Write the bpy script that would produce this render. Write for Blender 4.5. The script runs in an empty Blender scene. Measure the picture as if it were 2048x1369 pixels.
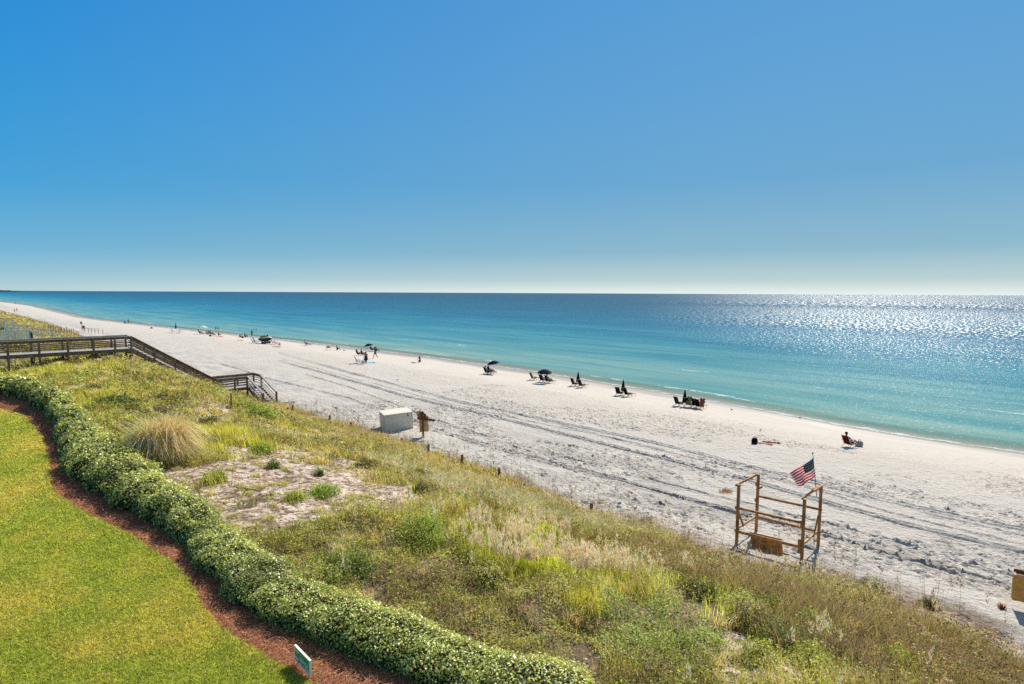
import bpy, math, random
import numpy as np
from mathutils import Vector, Matrix, Quaternion
random.seed(7)
rng = np.random.default_rng(11)
scene = bpy.context.scene
COL = scene.collection
R2 = math.sqrt(2.0)
rad = math.radians

# ------------------------------------------------------------------ camera
FPX, CX, CY = 1138.0, 1024.0, 684.5          # focal length and centre in photo pixels
HC = 11.0                                     # height above the water
PITCH, ROLL = rad(4.93), rad(0.266)
camd = bpy.data.cameras.new("camera"); cam = bpy.data.objects.new("camera", camd)
COL.objects.link(cam); scene.camera = cam
camd.sensor_width = 36.0; camd.lens = 36.0 * FPX / 2048.0
camd.clip_start = 0.1; camd.clip_end = 150000
RC = (Matrix.Rotation(math.pi / 2 - PITCH, 3, 'X') @ Matrix.Rotation(ROLL, 3, 'Z'))
cam.matrix_world = Matrix.Translation((0, 0, HC)) @ RC.to_4x4()
RCn = np.array(RC)
def ray(px, py):
    d = RC @ Vector(((px - CX) / FPX, -(py - CY) / FPX, -1.0))
    return d
def at_z(px, py, z):
    d = ray(px, py); k = (z - HC) / d.z
    return Vector((d.x * k, d.y * k, z))
def proj(X, Y, Z):
    P = np.stack([X, Y, Z - HC], -1) @ RCn
    return CX - FPX * P[..., 0] / P[..., 2], CY + FPX * P[..., 1] / P[..., 2], -P[..., 2]
def st(p): return (p[0] - p[1]) / R2, (p[0] + p[1]) / R2
def xy(s, t): return (s + t) / R2, (t - s) / R2

# ------------------------------------------------------------------ noise
def vnoise(x, y, seed=0):
    x = np.asarray(x, float); y = np.asarray(y, float)
    xi = np.floor(x).astype(np.int64); yi = np.floor(y).astype(np.int64)
    fx = x - xi; fy = y - yi
    fx = fx * fx * (3 - 2 * fx); fy = fy * fy * (3 - 2 * fy)
    def h(a, b):
        n = (a * 374761393 + b * 668265263 + seed * 974634777) & 0xffffffff
        n = ((n ^ (n >> 13)) * 1274126177) & 0xffffffff
        n = ((n ^ (n >> 16)) * 2246822519) & 0xffffffff
        return ((n ^ (n >> 15)) & 0xffffff) / float(0xffffff)
    a = h(xi, yi); b = h(xi + 1, yi); c = h(xi, yi + 1); d = h(xi + 1, yi + 1)
    return (a * (1 - fx) + b * fx) * (1 - fy) + (c * (1 - fx) + d * fx) * fy
def fbm(x, y, seed=0, oct=4):
    v = 0; a = 0.5; n = 0
    for k in range(oct):
        v = v + a * vnoise(x * 2 ** k, y * 2 ** k, seed + k * 17); n += a; a *= 0.5
    return v / n
def sstep(a, b, x):
    u = np.clip((x - a) / (b - a), 0, 1); return u * u * (3 - 2 * u)

# ------------------------------------------------------------------ the lines of the land, in along-shore s and cross-shore t
def line_from(pts, z):
    q = sorted([st(at_z(px, py, z)) for px, py in pts])
    return np.array([a for a, b in q]), np.array([b for a, b in q])
SH = line_from([(0, 604), (64, 612), (165, 636), (300, 652), (440, 667), (580, 682), (720, 699), (860, 716), (940, 727), (1080, 748),
                (1200, 767), (1330, 789), (1460, 812), (1580, 834), (1700, 857), (1820, 877), (1940, 896), (2048, 910)], 0.0)
TO = line_from([(0, 622), (60, 637), (95, 646), (130, 660), (165, 674), (300, 706), (440, 770), (560, 812), (640, 838), (760, 872), (870, 912), (960, 944), (1020, 968), (1150, 1010),
                (1290, 1050), (1400, 1082), (1500, 1122), (1620, 1152), (1760, 1188), (1900, 1235), (2048, 1312)], 0.85)
def shore(s): return np.interp(s, SH[0], SH[1])
def toe(s): return np.interp(s, TO[0], TO[1])
ZL = 4.7
LE = line_from([(-60, 822), (0, 826), (50, 842), (85, 880), (98, 930), (104, 985), (150, 1022), (200, 1048), (262, 1080), (325, 1120), (375, 1165), (405, 1225), (440, 1265), (520, 1318), (610, 1372), (700, 1420)], ZL)
HF = line_from([(-60, 795), (0, 800), (60, 818), (105, 850), (122, 900), (140, 955), (200, 1000), (300, 1055), (370, 1100), (430, 1170), (500, 1240), (600, 1290), (700, 1320), (800, 1352), (900, 1400)], ZL)
HO = line_from([(-60, 745), (0, 752), (60, 770), (130, 800), (200, 845), (250, 880), (330, 940), (430, 1005), (520, 1072), (600, 1118), (720, 1165), (850, 1210), (1010, 1250), (1150, 1292), (1300, 1372), (1400, 1440)], ZL + 0.7)
def lawn_edge(s): return np.interp(s, LE[0], LE[1])
def hedge_foot(s): return np.interp(s, HF[0], HF[1])
def hedge_out(s): return np.interp(s, HO[0], HO[1])

def G(s, t):
    """height of the ground"""
    s = np.asarray(s, float); t = np.asarray(t, float)
    T = toe(s); S = shore(s)
    u = t - T
    zr = np.interp(u, [-60, -15.5, -12, -9, -6, -3, -1, 0, 2.0], [4.7, 4.7, 4.35, 3.75, 2.8, 1.7, 1.08, .90, .85])
    zl = np.interp(t, [-60, 1.5, 4, 6, 9.3, 11.5, 14, 17.0, 20, 23], [4.75, 4.8, 5.3, 5.6, 5.6, 4.9, 3.3, 1.65, .9, .85])
    k = sstep(-26, -46, s)
    z = zr * (1 - k) + zl * k
    far = sstep(-75, -100, s)
    zf = np.interp(t, [-60, 2, 8, 14, 18, 21, 23], [3.2, 3.4, 3.6, 2.6, 1.6, .95, .85])
    z = z * (1 - far) + zf * far
    # dune hummocks where it is planted
    veg = sstep(-0.5, -4, u) * sstep(0, 1.5, t - hedge_out(s))
    z = z + veg * (0.55 * (fbm(s / 5.0, t / 4.0, 3, 3) - .5) + .25 * (fbm(s / 1.6, t / 1.6, 9, 2) - .5))
    # beach falling to the water
    f = t - S
    zb = .85 * sstep(0, -17, f) + np.where(f < 0, -.012 * f * sstep(-17, 0, f), -.05 * f)
    z = np.where(f > -17, np.minimum(z, np.maximum(zb, -6)), z)
    return z
def Gxy(x, y):
    return float(G((x - y) / R2, (x + y) / R2))
def gp(px, py):
    """point on the ground that the photo shows at a pixel"""
    d = np.array(ray(px, py)); lo, hi = 3.0, 3000.0
    for r_ in range(3):
        k = np.geomspace(lo, hi, 420); x = d[0] * k; y = d[1] * k; z = HC + d[2] * k
        b = z <= G((x - y) / R2, (x + y) / R2); i = int(np.argmax(b))
        lo, hi = k[max(i - 1, 0)], k[i]
    return Vector((x[i], y[i], Gxy(x[i], y[i])))

# ------------------------------------------------------------------ materials
MATS = {}
def newmat(name):
    m = bpy.data.materials.new(name); m.use_nodes = True
    nt = m.node_tree; b = nt.nodes["Principled BSDF"]; MATS[name] = m
    return m, nt, b
def N(nt, typ, **kw):
    n = nt.nodes.new(typ)
    for k, v in kw.items():
        if k.startswith('i_'):
            n.inputs[k[2:].replace('_', ' ')].default_value = v
        else: setattr(n, k, v)
    return n
def noise_ramp(nt, c1, c2, scale, detail=5, stretch=None, lo=.35, hi=.65, coord='Object'):
    tc = N(nt, 'ShaderNodeTexCoord'); mp = N(nt, 'ShaderNodeMapping'); nz = N(nt, 'ShaderNodeTexNoise'); cr = N(nt, 'ShaderNodeValToRGB')
    nt.links.new(tc.outputs[coord], mp.inputs['Vector']); nt.links.new(mp.outputs[0], nz.inputs['Vector']); nt.links.new(nz.outputs['Fac'], cr.inputs['Fac'])
    if stretch: mp.inputs['Scale'].default_value = stretch
    nz.inputs['Scale'].default_value = scale; nz.inputs['Detail'].default_value = detail; nz.inputs['Roughness'].default_value = .62
    e = cr.color_ramp.elements; e[0].position = lo; e[1].position = hi; e[0].color = (*c1, 1); e[1].color = (*c2, 1)
    return nz, cr
def plain(name, c, rough=.6, var=.25, scale=8.0, bump=0.0, stretch=None, metal=0.0, spec=.4):
    m, nt, b = newmat(name)
    c2 = tuple(min(1, x * (1 + var)) for x in c); c1 = tuple(x * (1 - var) for x in c)
    nz, cr = noise_ramp(nt, c1, c2, scale, stretch=stretch)
    nt.links.new(cr.outputs[0], b.inputs['Base Color'])
    b.inputs['Roughness'].default_value = rough; b.inputs['Metallic'].default_value = metal
    b.inputs['Specular IOR Level'].default_value = spec
    if bump:
        bp = N(nt, 'ShaderNodeBump'); bp.inputs['Strength'].default_value = bump; bp.inputs['Distance'].default_value = .01
        nt.links.new(nz.outputs['Fac'], bp.inputs['Height']); nt.links.new(bp.outputs[0], b.inputs['Normal'])
    return m
plain('weathered_wood', (.24, .15, .09), .85, .5, 5, .6, (1, 1, 1), spec=.2)
plain('weathered_wood_top', (.36, .33, .29), .8, .25, 6, .5, spec=.3)
plain('stand_wood', (.42, .20, .07), .8, .5, 5, .5, (1, 1, .3), spec=.2)
plain('plywood', (.66, .33, .07), .75, .25, 5, .3, (1, 1, 4), spec=.2)
plain('plywood_back', (.60, .38, .17), .8, .25, 5, .3, spec=.2)
plain('old_plywood', (.38, .18, .05), .8, .45, 3, .3, (1, 1, 2), spec=.2)
plain('board_dark', (.17, .07, .03), .8, .3, 5, .3, spec=.2)
plain('pale_paint', (.93, .86, .60), .6, .12, 6, .1)
plain('pale_wood', (.85, .76, .48), .7, .15, 6, .2)
plain('white_plastic', (.75, .75, .72), .5, .05)
plain('chair_wood', (.42, .30, .19), .6, .2, 9)
plain('metal_tube', (.45, .45, .45), .35, .1, metal=.6)
plain('navy_canvas', (.006, .012, .06), .8, .3, 12, spec=.1)
plain('black_canvas', (.007, .007, .009), .8, .3, 12, spec=.1)
plain('green_canvas', (.01, .06, .04), .8, .3, 12, spec=.15)
plain('white_canvas', (.72, .74, .75), .7, .08, 12, spec=.15)
plain('red_canvas', (.17, .018, .012), .8, .3, 12, spec=.15)
plain('orange_canvas', (.40, .06, .02), .8, .3, 12, spec=.15)
plain('teal_canvas', (.02, .09, .11), .7, .3, 12, spec=.15)
plain('grey_canvas', (.28, .25, .26), .8, .3, 12, spec=.15)
plain('tan_towel', (.20, .15, .06), .9, .3, 12)
plain('red_towel', (.40, .07, .035), .9, .4, 12)
plain('pink_towel', (.55, .22, .20), .9, .3, 12)
plain('teal_towel', (.16, .42, .46), .9, .4, 6)
plain('straw', (.3, .18, .08), .9, .4, 12)
plain('black_rubber', (.012, .012, .013), .75, .2)
plain('black_gloss', (.015, .015, .017), .25, .2)
plain('yellow_gloss', (.42, .34, .03), .3, .1)
plain('white_gloss', (.72, .72, .72), .25, .04)
plain('skin_tan', (.30, .15, .09), .55, .1)
plain('skin_dark', (.10, .05, .03), .55, .1)
plain('skin_fair', (.45, .27, .20), .55, .1)
plain('hair_dark', (.012, .008, .006), .6, .3)
plain('hair_fair', (.20, .12, .05), .6, .3)
plain('cloth_white', (.65, .65, .65), .8, .05)
plain('cloth_black', (.008, .008, .009), .85, .2)
plain('cloth_navy', (.01, .018, .05), .85, .2)
plain('cloth_red', (.25, .02, .02), .85, .2)
plain('cloth_maroon', (.10, .015, .02), .85, .2)
plain('cloth_pink', (.50, .2, .2), .85, .2)
plain('sign_green', (.015, .28, .11), .45, .1)
plain('sign_white', (.92, .88, .70), .5, .08, 20)
plain('sign_metal', (.35, .37, .36), .4, .15, metal=.5)
plain('red_sign', (.28, .06, .04), .6, .2)
plain('flag_red', (.62, .015, .03), .75, .1, 20)
plain('flag_white', (.95, .82, .78), .75, .05, 20)
plain('flag_blue', (.016, .022, .035), .75, .2, 20)
plain('flag_star', (.85, .85, .78), .75, .05, 20)
plain('storage_paint', (.68, .61, .47), .55, .08, 3, .15)
plain('storage_side', (.50, .44, .34), .6, .08, 3, .15)
plain('far_land', (.16, .2, .2), .9, .2, .01)
plain('feather', (.10, .09, .08), .8, .3)
plain('seaweed', (.22, .10, .04), .9, .5, 12)

def cloth(name, f):
    m = MATS[name]; nt = m.node_tree; b = nt.nodes['Principled BSDF']; tr = N(nt, 'ShaderNodeBsdfTranslucent'); mx = N(nt, 'ShaderNodeMixShader'); mx.inputs[0].default_value = f
    nt.links.new(b.inputs['Base Color'].links[0].from_socket, tr.inputs['Color']); nt.links.new(b.outputs[0], mx.inputs[1]); nt.links.new(tr.outputs[0], mx.inputs[2]); nt.links.new(mx.outputs[0], nt.nodes['Material Output'].inputs['Surface'])
for n_ in ('flag_red', 'flag_white', 'flag_blue', 'white_canvas', 'red_canvas', 'orange_canvas', 'navy_canvas'): cloth(n_, .6 if 'flag' in n_ else .45)
def vegmat(name, rough=.55, trans=.35, spec=.3):
    m, nt, b = newmat(name)
    a = N(nt, 'ShaderNodeAttribute', attribute_name='Col')
    nt.links.new(a.outputs['Color'], b.inputs['Base Color']); b.inputs['Roughness'].default_value = rough
    b.inputs['Specular IOR Level'].default_value = spec
    tr = N(nt, 'ShaderNodeBsdfTranslucent'); mx = N(nt, 'ShaderNodeMixShader'); mx.inputs[0].default_value = trans
    g = N(nt, 'ShaderNodeMix', data_type='RGBA', blend_type='MULTIPLY'); g.inputs[0].default_value = 1.0
    g.inputs[7].default_value = (1.25, 1.2, .7, 1)
    nt.links.new(a.outputs['Color'], g.inputs[6]); nt.links.new(g.outputs[2], tr.inputs['Color'])
    out = nt.nodes['Material Output']
    nt.links.new(b.outputs[0], mx.inputs[1]); nt.links.new(tr.outputs[0], mx.inputs[2]); nt.links.new(mx.outputs[0], out.inputs['Surface'])
    return m
vegmat('grass_blade', .55, .55, .2)
vegmat('dry_blade', .6, .3, .25)
vegmat('hedge_leaf', .36, .36, .6)
vegmat('low_leaf', .5, .5, .2)
vegmat('needle', .7, .1, .2)

# ------------------------------------------------------------------ object helpers
def tag(o, label=None, cat=None, group=None, kind=None):
    if label: o['label'] = label
    if cat: o['category'] = cat
    if group: o['group'] = group
    if kind: o['kind'] = kind
    return o
def thing(name, label, cat, loc=(0, 0, 0), rz=0, group=None):
    o = bpy.data.objects.new(name, None); COL.objects.link(o)
    o.empty_display_size = .2; o.location = loc; o.rotation_euler = (0, 0, rz)
    return tag(o, label, cat, group)
class MB:
    def __init__(s): s.v = []; s.f = []; s.mi = []; s.m = 0; s.smooth = False
    def add(s, vs, fs):
        o = len(s.v); s.v += [tuple(v) for v in vs]; s.f += [tuple(i + o for i in f) for f in fs]; s.mi += [s.m] * len(fs)
    def hexa(s, c8): s.add(c8, [(0, 3, 2, 1), (4, 5, 6, 7), (0, 1, 5, 4), (1, 2, 6, 5), (2, 3, 7, 6), (3, 0, 4, 7)])
    def box(s, c, d, q=None):
        h = [x / 2 for x in d]; vs = []
        for z in (-1, 1):
            for x, y in ((-1, -1), (1, -1), (1, 1), (-1, 1)):
                p = Vector((x * h[0], y * h[1], z * h[2]))
                if q: p = q @ p
                vs.append(p + Vector(c))
        s.hexa(vs)
    def bar(s, a, b, w, h, up=(0, 0, 1)):
        """rectangular beam from a to b, w across, h along up"""
        a = Vector(a); b = Vector(b); d = (b - a).normalized(); u = Vector(up)
        r = d.cross(u)
        if r.length < 1e-4: r = d.cross(Vector((1, 0, 0)))
        r.normalize(); u = r.cross(d).normalized()
        vs = [p + r * (w / 2 * i) + u * (h / 2 * j) for p in (a, b) for i, j in ((-1, -1), (1, -1), (1, 1), (-1, 1))]
        s.hexa(vs)
    def tube(s, pts, rr, n=8, cap=True):
        pts = [Vector(p) for p in pts]; m = len(pts)
        if not hasattr(rr, '__len__'): rr = [rr] * m
        vs = []; prev = None
        for i, p in enumerate(pts):
            d = (pts[min(i + 1, m - 1)] - pts[max(i - 1, 0)]).normalized()
            if prev is None:
                r = d.cross(Vector((0, 0, 1)));
                if r.length < .01: r = Vector((1, 0, 0))
            else: r = prev - d * prev.dot(d)
            r.normalize(); prev = r; u = d.cross(r)
            for k in range(n):
                a = 2 * math.pi * k / n; vs.append(p + (r * math.cos(a) + u * math.sin(a)) * rr[i])
        fs = [(i * n + k, i * n + (k + 1) % n, (i + 1) * n + (k + 1) % n, (i + 1) * n + k) for i in range(m - 1) for k in range(n)]
        if cap: fs += [tuple(range(n))[::-1], tuple((m - 1) * n + k for k in range(n))]
        s.add(vs, fs)
    def ell(s, c, r, n=10, m=6):
        c = Vector(c); vs = []; fs = []
        for i in range(m + 1):
            th = math.pi * i / m
            for k in range(n):
                a = 2 * math.pi * k / n
                vs.append(c + Vector((r[0] * math.sin(th) * math.cos(a), r[1] * math.sin(th) * math.sin(a), r[2] * math.cos(th))))
        for i in range(m):
            for k in range(n): fs.append((i * n + k, (i + 1) * n + k, (i + 1) * n + (k + 1) % n, i * n + (k + 1) % n))
        s.add(vs, fs)
    def loft(s, rings, cap=True):
        n = len(rings[0]); vs = [p for r in rings for p in r]
        fs = [(i * n + k, i * n + (k + 1) % n, (i + 1) * n + (k + 1) % n, (i + 1) * n + k) for i in range(len(rings) - 1) for k in range(n)]
        if cap: fs += [tuple(range(n))[::-1], tuple((len(rings) - 1) * n + k for k in range(n))]
        s.add(vs, fs)
    def build(s, name, mat, parent=None, loc=None):
        me = bpy.data.meshes.new(name); me.from_pydata(s.v, [], s.f)
        mats = mat if isinstance(mat, (list, tuple)) else [mat]
        for m in mats: me.materials.append(MATS[m])
        if len(mats) > 1: me.polygons.foreach_set('material_index', s.mi)
        if s.smooth: me.polygons.foreach_set('use_smooth', [True] * len(me.polygons))
        me.validate(); me.update()
        o = bpy.data.objects.new(name, me); COL.objects.link(o)
        if parent: o.parent = parent
        if loc: o.location = loc
        return o
def copy_tree(o, parent=None):
    kids = [c for c in COL.objects if c.parent == o]
    c = o.copy(); COL.objects.link(c)
    if parent: c.parent = parent
    for k in kids: copy_tree(k, c)
    return c
def dup(o, loc, rz, label, group=None, scale=None):
    c = copy_tree(o); c.location = loc; c.rotation_euler = (0, 0, rz); c['label'] = label
    if group: c['group'] = group
    if scale: c.scale = (scale,) * 3
    return c

def np_mesh(name, V, Q=None, T=None, col=None, mat=None, smooth=False, attrs=None):
    me = bpy.data.meshes.new(name)
    nq = 0 if Q is None else len(Q); ntr = 0 if T is None else len(T)
    me.vertices.add(len(V)); me.vertices.foreach_set('co', np.ascontiguousarray(V, dtype=np.float32).ravel())
    parts = []; st_ = []
    if nq: parts.append(np.asarray(Q, np.int32).ravel())
    if ntr: parts.append(np.asarray(T, np.int32).ravel())
    li = np.concatenate(parts)
    ls = np.concatenate([np.arange(nq) * 4, nq * 4 + np.arange(ntr) * 3]).astype(np.int32)
    lt = np.concatenate([np.full(nq, 4), np.full(ntr, 3)]).astype(np.int32)
    me.loops.add(len(li)); me.loops.foreach_set('vertex_index', li)
    me.polygons.add(nq + ntr); me.polygons.foreach_set('loop_start', ls); me.polygons.foreach_set('loop_total', lt)
    if smooth: me.polygons.foreach_set('use_smooth', np.ones(nq + ntr, bool))
    me.update(calc_edges=True)
    if col is not None:
        a = me.attributes.new('Col', 'FLOAT_COLOR', 'POINT')
        c4 = np.ones((len(V), 4), np.float32); c4[:, :3] = col; a.data.foreach_set('color', c4.ravel())
    for k, v in (attrs or {}).items():
        a = me.attributes.new(k, 'FLOAT', 'POINT'); a.data.foreach_set('value', np.asarray(v, np.float32))
    if mat: me.materials.append(MATS[mat])
    o = bpy.data.objects.new(name, me); COL.objects.link(o)
    return o

def blades(P, H, W, ang, bend, col, segs=2, droop=0.0, tipcol=None, sep=None):
    """tapered curved blades as arrays: vertices, quads, tris, colours"""
    n = len(P); H = np.asarray(H); W = np.asarray(W)
    d = np.stack([np.cos(ang), np.sin(ang), np.zeros(n)], 1)
    fa = rng.uniform(0, 2 * np.pi, n) if sep is None else sep
    w = np.stack([np.cos(fa), np.sin(fa), np.zeros(n)], 1)
    vs = []; cs = []
    for k in range(segs + 1):
        u = k / segs
        c = P + d * (bend * H * u ** 1.7)[:, None]
        c[:, 2] += H * (u - droop * u * u)
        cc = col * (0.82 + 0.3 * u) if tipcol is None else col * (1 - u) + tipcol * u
        if k < segs:
            ww = (W * (1 - .75 * u ** 1.5) / 2)[:, None]
            vs += [c - w * ww, c + w * ww]; cs += [cc, cc]
        else: vs.append(c); cs.append(cc)
    m = 2 * segs + 1
    V = np.stack(vs, 1).reshape(-1, 3); C = np.stack(cs, 1).reshape(-1, 3)
    b = (np.arange(n) * m)[:, None]
    Q = np.concatenate([b + np.array([2 * k, 2 * k + 1, 2 * k + 3, 2 * k + 2]) for k in range(segs - 1)], 0) if segs > 1 else np.zeros((0, 4), int)
    T = b + np.array([2 * segs - 2, 2 * segs - 1, 2 * segs])
    return V, Q, T, C
def leaves(P, Nn, S, col, asp=.55):
    """small folded leaf quads with normals near Nn"""
    n = len(P)
    Nn = Nn / np.linalg.norm(Nn, axis=1)[:, None]
    r = rng.normal(size=(n, 3)); a = np.cross(Nn, r); a /= np.linalg.norm(a, axis=1)[:, None]; b = np.cross(Nn, a)
    S = np.asarray(S)[:, None]
    V = np.stack([P - a * S * .5, P + b * S * asp * .5 + Nn * S * .08, P + a * S * .5, P - b * S * asp * .5 + Nn * S * .08], 1).reshape(-1, 3)
    Q = (np.arange(n) * 4)[:, None] + np.array([0, 1, 2, 3])
    return V, Q, np.zeros((0, 3), int), np.repeat(col, 4, 0)
def merge(L):
    V = []; Q = []; T = []; C = []; o = 0
    for v, q, t, c in L:
        V.append(v); Q.append(q + o); T.append(t + o); C.append(c); o += len(v)
    return np.concatenate(V), np.concatenate(Q), np.concatenate(T), np.concatenate(C)
def veg(name, L, mat):
    V, Q, T, C = merge(L)
    return np_mesh(name, V, Q if len(Q) else None, T if len(T) else None, np.clip(C, 0, 1), mat)
def jit(c, n, v=.25, hue=.12):
    c = np.asarray(c, float)
    k = np.exp(rng.normal(0, v, (n, 1))); h = 1 + rng.normal(0, hue, (n, 3))
    return np.clip(c * k * h, 0, 1)
def cells(smin, smax, tmin, tmax, cell, dens, zg=3.0, margin=130):
    """random points with a density that follows dens(distance)"""
    a = np.arange(smin, smax, cell); b = np.arange(tmin, tmax, cell)
    A, B = np.meshgrid(a, b); A = A.ravel(); B = B.ravel()
    X, Y = xy(A + cell / 2, B + cell / 2)
    px, py, dd = proj(X, Y, np.full_like(X, zg))
    ok = (dd > 2) & (px > -margin) & (px < 2048 + margin) & (py < 1369 + margin * 1.7)
    A, B, dd = A[ok], B[ok], dd[ok]
    n = rng.poisson(dens(dd) * cell * cell)
    s = np.repeat(A, n) + rng.uniform(0, cell, n.sum()); t = np.repeat(B, n) + rng.uniform(0, cell, n.sum())
    return s, t, np.repeat(dd, n)
def P3(s, t, dz=0):
    x, y = xy(s, t); return np.stack([x, y, G(s, t) + dz], 1)
SUN_E = 5.0; EXPO = 0.38
SKY_MIX = .985
SKY_A = [(0, (172, 203, 212)), (.016, (152, 197, 214)), (.055, (106, 178, 213)), (.14, (58, 160, 217)), (.28, (34, 146, 217)), (.43, (8, 130, 211)), (.66, (125, 155, 190)), (1, (120, 145, 180))]
SKY_B = [(0, (232, 241, 237)), (.022, (186, 209, 212)), (.07, (140, 184, 205)), (.18, (108, 168, 209)), (.32, (99, 163, 213)), (.5, (90, 159, 214)), (.66, (172, 188, 204)), (1, (120, 145, 180))]
SAND_D = np.array([.54, .488, .418]); SAND_C = np.array([.555, .490, .412])
SEA_STOPS = [(0.0, (.34, .32, .20)), (.13, (.26, .33, .235)), (.25, (.17, .31, .27)), (.345, (.10, .265, .265)), (.437, (.03, .20, .25)), (.52, (.003, .12, .20)), (.595, (.0, .080, .138)), (.73, (.0, .042, .088)), (1.0, (.0, .029, .060))]
SEA_SPEC, SEA_R = .04, .25
WV = (.16, .30, .02)
GL_T = (.67, .57); GL_A = .50; GL_R = .36; GLINT_MIN = .03

# kinds: 0 bare sand, 1 lime leafy, 2 ochre leafy, 3 brown scrub, 4 upright yellow-green grass, 5 golden ridge grass, 6 grey-green arching grass, 7 plume grass, 8 lush ivy green
KN = 9
BL = [(560, 935, 3.0, 0, 1.75), (500, 985, 2.5, 0, 1.75), (640, 960, 2.9, 0, 1.75), (730, 930, 1.4, 0, 1.6), (560, 1040, 1.2, 0, 1.8), (600, 870, 1.6, 0, 1.5), (470, 905, 1.2, 0, 1.6), (800, 990, 1.0, 0, 1.3), (455, 945, 1.6, 0, 1.75), (700, 890, 1.2, 0, 1.6), (430, 818, 2.2, 0, 1.2), (720, 995, 1.6, 0, 1.6), (560, 868, 1.2, 0, 1.4), (600, 905, 1.5, 0, 1.6), (360, 950, 1.5, 0, 1.6), (620, 1010, 1.8, 0, 1.6), (780, 1020, .9, 0, 1.3), (850, 1005, .8, 0, 1.2),
      (520, 1030, 1.2, 0, 1.6), (1275, 1225, .45, 0, 2), (1480, 1285, .7, 0, 2.0), (1470, 1335, .6, 0, 2.0), (1590, 1340, .5, 0, 1.6), (1900, 1250, 1.1, 0, 2.6), (1985, 1300, 1.2, 0, 2.8), (1830, 1232, .8, 0, 2.4), (1960, 1330, .5, 0, 1.75), (1750, 1240, .6, 0, 2.0), (1680, 1205, .6, 0, 1.6), (1735, 1215, .5, 0, 1.6), (1140, 1130, .4, 0, 1.4), (2030, 1340, .6, 0, 1.2), (1300, 1165, .4, 0, 1.2),
      (430, 865, 1.6, 4, 2.2), (480, 880, 1.3, 4, 2.0), (530, 895, .9, 4, 1.6), (420, 905, 1.2, 4, 2.0), (110, 745, 4.5, 4, 1.7), (220, 790, 3.4, 4, 1.4), (40, 758, 4, 4, 1.7), (440, 965, .7, 4, 1.8), (640, 930, .6, 4, 1.2), (590, 860, 1.0, 4, 1.4), (980, 1210, .7, 4, 1.3), (1165, 1215, .6, 4, 1.6),
      (590, 1000, .6, 1, 2.4), (600, 985, .5, 1, 2.2), (640, 990, .5, 1, 2.4), (500, 1015, .7, 1, 2.0), (510, 828, 1.2, 8, 2.0), (540, 990, .5, 1, 1.6), (430, 955, .6, 1, 1.8), (1310, 1255, 1.5, 8, 2.4), (1370, 1300, 1.2, 8, 2.0), (640, 1045, .7, 8, 1.4), (700, 1120, 1.0, 8, 1.4), (1290, 1300, 1.0, 8, 1.5), (1430, 1200, 1.3, 1, 1.6), (1560, 1230, 1.0, 1, 1.2), (1400, 1085, 1.0, 1, .9),
      (750, 1110, 2.4, 2, 1.2), (900, 1170, 2.2, 2, 1.3), (1040, 1230, 1.6, 2, 1.1), (650, 1060, 1.5, 2, 1.0), (1150, 1260, 1.0, 2, .8), (300, 800, 3.5, 2, 1.0), (200, 745, 3, 2, .8), (790, 1060, 1.3, 2, .6),
      (830, 950, 1.6, 6, 2.2), (900, 985, 1.6, 6, 2.2), (1050, 1025, 1.9, 6, 2.2), (1180, 1065, 1.9, 6, 2.2), (960, 985, 1.3, 6, 2.0), (760, 925, 1.3, 6, 1.6), (1110, 1010, 1.0, 6, 1.6), (1260, 1080, 1.0, 6, 1.4), (1650, 1190, 1.1, 6, 1.6), (1720, 1190, .8, 6, 1.2), (1480, 1110, .8, 6, 1.0), (720, 890, 1, 6, 1.0),
      (690, 860, 2.0, 5, 2.0), (750, 880, 1.8, 5, 2.2), (820, 905, 1.6, 5, 2.0), (610, 835, 2.0, 5, 1.8), (880, 930, 1.3, 5, 1.6), (300, 728, 3.0, 5, 1.5), (400, 768, 3.0, 5, 2.0), (480, 800, 2.5, 5, 2.2), (550, 818, 2.2, 5, 2.2), (1000, 965, 1.0, 5, 1.6), (1100, 990, 1.0, 5, 1.2), (1230, 1040, .8, 5, 1.2), (1330, 1070, .8, 5, .8),
      (1300, 1115, 1.6, 3, 1.5), (1390, 1155, 1.6, 3, 1.6), (1250, 1095, 1.0, 3, 1.0), (1600, 1225, 1.6, 3, 1.4), (1510, 1175, 1.2, 3, 1.4), (1700, 1275, 1.5, 3, 1.6), (1860, 1310, 1.3, 3, 1.6), (1960, 1345, 1.2, 3, 1.6), (680, 935, .7, 3, 1.6), (870, 1010, .7, 3, 1.1), (1150, 1090, .9, 3, 1.0), (1560, 1300, .9, 3, 1.2), (1800, 1220, .9, 3, .8), (700, 915, .5, 3, 1.4), (1040, 1075, .7, 3, .8),
      (1000, 1095, 1.1, 7, 2.0), (1100, 1125, 1.1, 7, 2.2), (1180, 1165, .8, 7, 2.2), (890, 1065, .9, 7, 1.6), (1090, 1080, .7, 7, 1.8), (1330, 1170, .7, 7, 1.5), (1425, 1240, .45, 7, 2.2), (1270, 1300, .4, 7, 1.8), (940, 1125, .8, 7, 1.6), (1040, 1150, .8, 7, 2.0), (1480, 1340, .4, 7, 1.6), (1240, 1170, .5, 7, 1.5), (1650, 1320, .5, 7, 1.3), (800, 1040, .6, 7, 1.0)]
BLW = []
for px, py, r, kd, wt in BL:
    p = gp(px, py); s_, t_ = st(p); BLW.append((s_, t_, r, kd, wt))
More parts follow.
